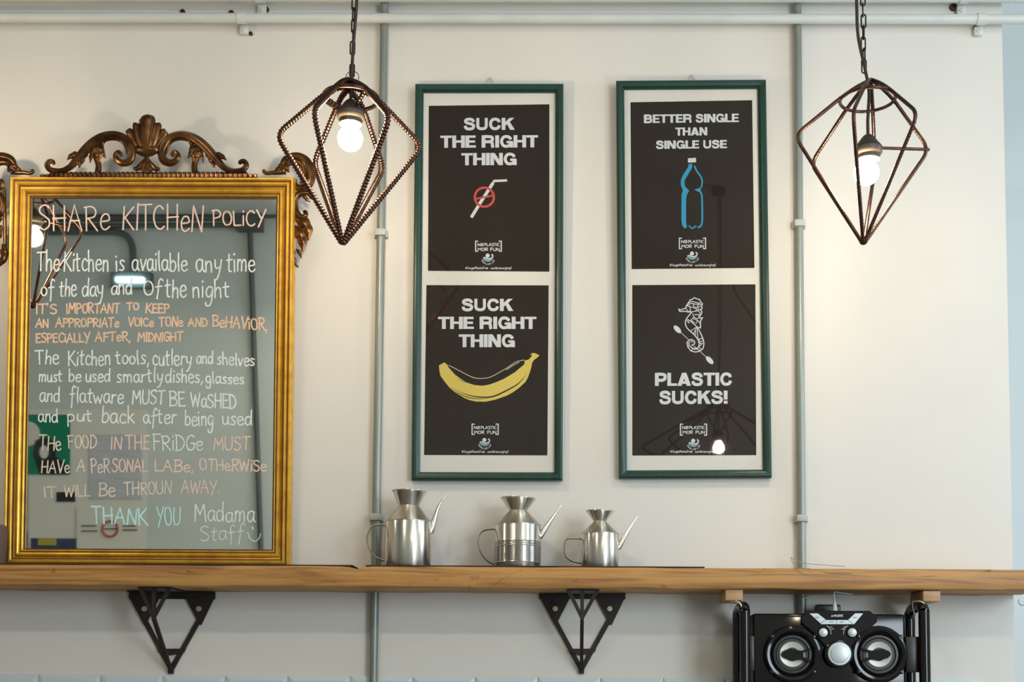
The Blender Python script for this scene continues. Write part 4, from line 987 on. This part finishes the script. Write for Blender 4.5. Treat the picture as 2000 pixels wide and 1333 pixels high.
for a in ((1623, 1225.5), (1650, 1225.5), (1626, 1229.5), (1646, 1229.5)): bs.ribbon(m, [(a[0]-3, a[1]), (a[0]+3, a[1])], 1.0, -.0015+.0003)
m.build('dial_marks', 'white_print', bb, fixn=False)
K = 2500/2.93
def knob(cx, cy, r, h, name='knob'):
    c = bq(cx, cy, YF0-.003); r /= K
    b = MB().lathe([(r*1.25, -.002), (r*1.25, .002), (r*1.1, .004)], c, (0, -1, 0), 30).build(name, 'gloss_black', bb, True)
    MB().lathe([(r, .002), (r*1.02, h*.6), (r*.96, h*.8), (r*.80, h*.82), (r*.78, h), (r*.72, h*1.05), (r*.1, h*1.06)], c, (0, -1, 0), 36).build('knob_cap', 'silver_plastic', b, True)
knob(1607, 1236.5, 8.5, .008); knob(1663.6, 1236.5, 8.5, .008); knob(1638.5, 1278, 22.5, .011, 'volume_knob')
def speaker(cx, sgn):
    c = bq(cx, 1279, YF0+.004); u = 1/K
    s = MB().lathe([(56*u, -.008), (56*u, .002), (54*u, .010), (50*u, .013), (45*u, .012), (42*u, .006), (38*u, .001), (30*u, -.004+.006), (26*u, .002)], c, (0, -1, 0), 56).build('speaker', 'gloss_black', bb, True)
    MB().lathe([(39*u, .0035), (37*u, .006), (33*u, .0062), (30*u, .003), (27*u, .002)], c, (0, -1, 0), 48).build('cone_surround', 'satin_black', s, True)
    MB().lathe([(25.5*u, .002), (24.5*u, .0055), (20*u, .0045), (10*u, .003), (.001, .0025)], c, (0, -1, 0), 48).build('cone', 'cone_silver', s, True)
    # bullet shaped bridge with two arms
    y0 = c.y-.007
    q = [(c.x+sgn*a*u, c.z+b*u) for a, b in ((-22, 0), (-18, 6), (-6, 11), (8, 8), (17, 7), (34, 12), (36, 9), (20, 3), (20, -5), (36, -12), (33, -16), (16, -10), (0, -12), (-16, -7))]
    MB().prism([Vector((a, y0, b)) for a, b in q], (0, -.006, 0)).build('cone_bridge', 'gloss_black', s)
    for a in (40, 140, 220, 320):
        an = math.radians(a); cc = c+Vector((math.cos(an)*53*u, -.009, math.sin(an)*53*u))
        MB().bev((cc.x-.005, cc.y-.003, cc.z-.005), (cc.x+.005, cc.y+.008, cc.z+.005), .002).build('trim_lug', 'gloss_black', s, True)
speaker(1547, 1); speaker(1716, -1)
# roll-bar handles: front upright, arch running back to the rear of the cabinet
def rollbar(cx, r, name='roll_bar'):
    u = 1/K; X = bq(cx, 1250, YF0-.004).x
    zt_ = bq(cx, 1186, YF0-.004).z
    pts = [(X, YF0-.004, zB), (X, YF0-.004, zt_-.03), (X, YF0-.002, zt_-.012), (X, YF0+.012, zt_), (X, YF0+.05, zt_+.002), (X, -.075, zt_), (X, -.055, zt_-.012), (X, -.05, zt_-.03), (X, -.05, zB)]
    return MB().tube([Vector(p) for p in cat(pts, 6)], r*u, 18).build(name, 'gloss_black', bb, True)
rollbar(1455, 10.5); rollbar(1805.5, 11)
for (xa, xb) in ((bq(1462, 1280).x, x0+.004), (x1-.004, bq(1798, 1280).x)):
    MB().bev((xa, YF0+.004, bq(1600, 1313).z), (xb, YF0+.09, bq(1600, 1243).z), .003).build('side_bracket', 'satin_black', bb, True)
    MB().bev((xa, YF0+.01, bq(1600, 1400).z), (xb, YF0+.09, bq(1600, 1372).z), .003).build('side_bracket', 'satin_black', bb, True)
MB().bev((bq(1592, 1200, -.06).x, -.075, bq(1600, 1200, -.06).z), (bq(1640, 1200, -.06).x, -.045, bq(1600, 1182, -.06).z), .004).build('rear_grip', 'satin_black', bb, True)
def block(xa, xb, lab):
    a, b = bq(xa, 1160, -.158).x, bq(xb, 1160, -.158).x
    o = MB().bev((a, -.158, bq(1500, 1174, -.158).z), (b, -.045, ZSB-.0008), .0015, 2).build('wood_block', 'block_wood', None, True)
    tag(o, lab, 'wood block', 'pine blocks screwed under the shelf')
    return o
block(1417, 1451, 'small pine block under the shelf over the left boombox handle'); block(1803, 1837, 'small pine block under the shelf over the right boombox handle')
def loop(cx, lab):
    X = bq(cx, 1180, -.15).x; zc = bq(cx, 1174, -.15).z; u = 1/K
    pts = [(X-.012, -.13, zc-.001), (X-.002, -.163, zc-.003), (X+.006, -.172, zc-.012), (X+.006, -.176, zc-.026), (X+.002, -.172, zc-.032)]
    m = MB().tube(cat(pts, 6), .0018, 8)
    pts = [(X-.012, -.13, zc-.001), (X-.014, -.14, zc-.016), (X-.013, -.15, zc-.030)]
    m.tube(cat(pts, 6), .0010, 6)
    o = m.build('string', 'white_plastic', None, True); tag(o, lab, 'string', 'white strings tying the handles to the blocks')
loop(1440, 'white string tied round the left boombox handle'); loop(1797, 'white string tied round the right boombox handle')
pb = bq(1630.5, 1192, -.12)
pl_ = thing('cable_plug', 'tapered white cable plug standing on top of the boombox', 'plug', (pb.x, -.12, bq(1622, 1199).z))
zb0 = bq(1622, 1199).z
MB().lathe([(.0058, 0), (.0058, .014), (.0045, .022), (.0022, .030), (.0018, .034)], (pb.x, -.12, zb0), seg=16).build('plug_body', 'white_plastic', pl_, True)
MB().tube(cat([(pb.x, -.12, zb0+.032), (pb.x-.001, -.119, ZSB-.004), (pb.x+.012, -.115, ZSB-.003), (pb.x+.045, -.10, ZSB-.006)], 6), .0012, 6).build('cable', 'white_plastic', pl_, True)
m = MB().tube([tuple(P(a, b, -.06)) for a, b in cat([(1566, 1171), (1585, 1166), (1610, 1164), (1640, 1162), (1675, 1167)], 5)], .0011, 6).build('cable', 'white_plastic', None, True)
tag(m, 'thin white cable slung behind the boombox under the shelf', 'cable')
# hook on the alcove wall
hk = P(1995, 1180, .05)
tag(MB().tube([P(a, b, c) for a, b, c in cat([(1989, 1172, .10), (1990, 1179, .08), (1996, 1183, .07), (2004, 1180, .08), (2010, 1172, .10), (2012, 1160, .13)], 5)], .0012, 6).build('wire_hook', 'conduit', None, True), 'small bent wire hook in the alcove at the right edge', 'hook')

# ================================================================== OPPOSITE WALL (seen in the mirror)
def refl(px, py, Y=YF):
    d = ray(px, py); o = mp_.o + mp_.n*.009
    p = CAM + d*((o-CAM).dot(mp_.n)/d.dot(mp_.n)); r = d - mp_.n*2*d.dot(mp_.n)
    return p + r*((Y-p.y)/r.y)
def rbox(xa, ya, xb, yb, y0, y1, name, mt, par=None):
    a, b = refl(xa, ya), refl(xb, yb)
    return MB().box((min(a.x, b.x), YF+y0, min(a.z, b.z)), (max(a.x, b.x), YF+y1, max(a.z, b.z))).build(name, mt, par)
jb = rbox(466, 392, 516, 455, .001, .07, 'junction_box', 'dark_pipe'); tag(jb, 'grey junction box on the opposite wall, reflected at the top right of the mirror', 'junction box')
def rpipe(pts, r, lab, rad=.08):
    q = [refl(x, y)+Vector((0, .03, 0)) for x, y in pts]
    o = MB().tube(rounded(q, rad) if len(q) > 2 else q, r, 12).build('wall_pipe', 'dark_pipe', None, True); tag(o, lab, 'pipe', 'dark pipes on the opposite wall')
rpipe([(-60, 431), (466, 428)], .017, 'dark pipe running level into the junction box, upper one in the reflection')
rpipe([(-60, 446), (466, 443)], .013, 'dark pipe just under the upper pipe in the reflection')
rpipe([(516, 424), (600, 424)], .015, 'short dark pipe leaving the junction box to the right in the reflection')
rpipe([(491, 455), (512, 1075)], .015, 'dark pipe dropping from the junction box in the reflection')
rpipe([(-60, 456), (262, 456), (264, 538)], .018, 'dark pipe bending down to the tube light in the reflection', .16)
tl = rbox(222, 536, 300, 566, .001, .05, 'tube_light', 'dark_pipe'); tag(tl, 'small blue white tube light on the opposite wall, glowing in the mirror', 'lamp')
rbox(235, 548, 288, 556, .05, .075, 'tube', 'tube_light', tl)
PL_ = ([(58, 800, 285, 1110, .001, .006, 'notice_board', 'paper', 'large pale panel on the opposite wall behind the notices', 'board'),
      (55, 811, 138, 928, .008, .011, 'poster', 'green_paper', 'green poster with a dark figure reflected in the mirror', 'poster'),
      (176, 850, 278, 975, .008, .011, 'printed_notice', 'paper_blue', 'pale printed notice beside the green poster in the mirror', 'notice'),
      (112, 962, 148, 981, .008, .011, 'small_sign', 'dark_paper', 'small black sign below the green poster in the mirror', 'sign'),
      (152, 990, 288, 1100, .0125, .015, 'no_smoking_notice', 'paper', 'white no smoking notice reflected at the mirror foot', 'notice'),
      (62, 1052, 154, 1100, .008, .011, 'leaflet', 'blue_paper', 'navy leaflet at the lower left of the mirror reflection', 'leaflet')])
for a, b, c, d, e0, e1, nm, mt, lab, ct in PL_:
    o = rbox(a, b, c, d, e0, e1, nm, mt); tag(o, lab, ct)
    if nm == 'poster':
        par = o; m = MB()
        m.flat([refl(x, y)+Vector((0, .0125, 0)) for x, y in ((80, 928), (74, 912), (66, 890), (70, 862), (84, 856), (100, 858), (112, 876), (110, 892), (128, 905), (136, 928))]); m.build('figure_print', 'dark_paper', par)
        m = MB(); m.flat([refl(76+7*0, 0) for _ in ()] or [refl(56+24*math.cos(q), 848+24*math.sin(q))+Vector((0, .0123, 0)) for q in [-PI/2+PI*i/12 for i in range(13)]]); m.build('speech_bubble', 'paper', par)
        m = MB(); m.flat([refl(88+9*math.cos(q), 884+13*math.sin(q))+Vector((0, .0130, 0)) for q in [2*PI*i/14 for i in range(14)]]); m.build('face_print', 'paper', par)
    if nm == 'no_smoking_notice':
        c0 = [refl(217+15*math.cos(q), 1034+15*math.sin(q))+Vector((0, .018, 0)) for q in [2*PI*i/24 for i in range(24)]]
        MB().tube(c0, .006, 6, closed=True).build('prohibition_ring', 'red_print', o)
        m = MB()
        for (xa, ya, xb) in ((161, 1028, 190), (161, 1038, 192), (242, 1028, 268), (242, 1036, 270), (205, 1034, 230)):
            m.tube([refl(xa, ya)+Vector((0, .0165, 0)), refl(xb, ya)+Vector((0, .0165, 0))], .004, 4)
        m.build('notice_print', 'dark_paper', o)
    if nm == 'leaflet':
        a_, b_ = refl(76, 1052), refl(112, 1066)
        MB().box((min(a_.x, b_.x), YF+.0115, min(a_.z, b_.z)), (max(a_.x, b_.x), YF+.013, max(a_.z, b_.z))).build('yellow_panel', 'yellow_paper', o)
# ceiling strip lights
for a, b, lab in ((-1.45, -.95, 'short strip light on the ceiling, left one behind the camera'), (1.25, 2.15, 'longer strip light on the ceiling, right one behind the camera')):
    cl = thing('ceiling_light', lab, 'lamp', ((a+b)/2, -3.3, CEIL), 'ceiling strip lights')
    MB().bev((a-.02, -3.39, CEIL-.04), (b+.02, -3.21, CEIL-.0005), .006).build('housing', 'white_plastic', cl)
    MB().bev((a, -3.35, CEIL-.065), (b, -3.25, CEIL-.04), .01).build('diffuser', 'strip_light', cl)
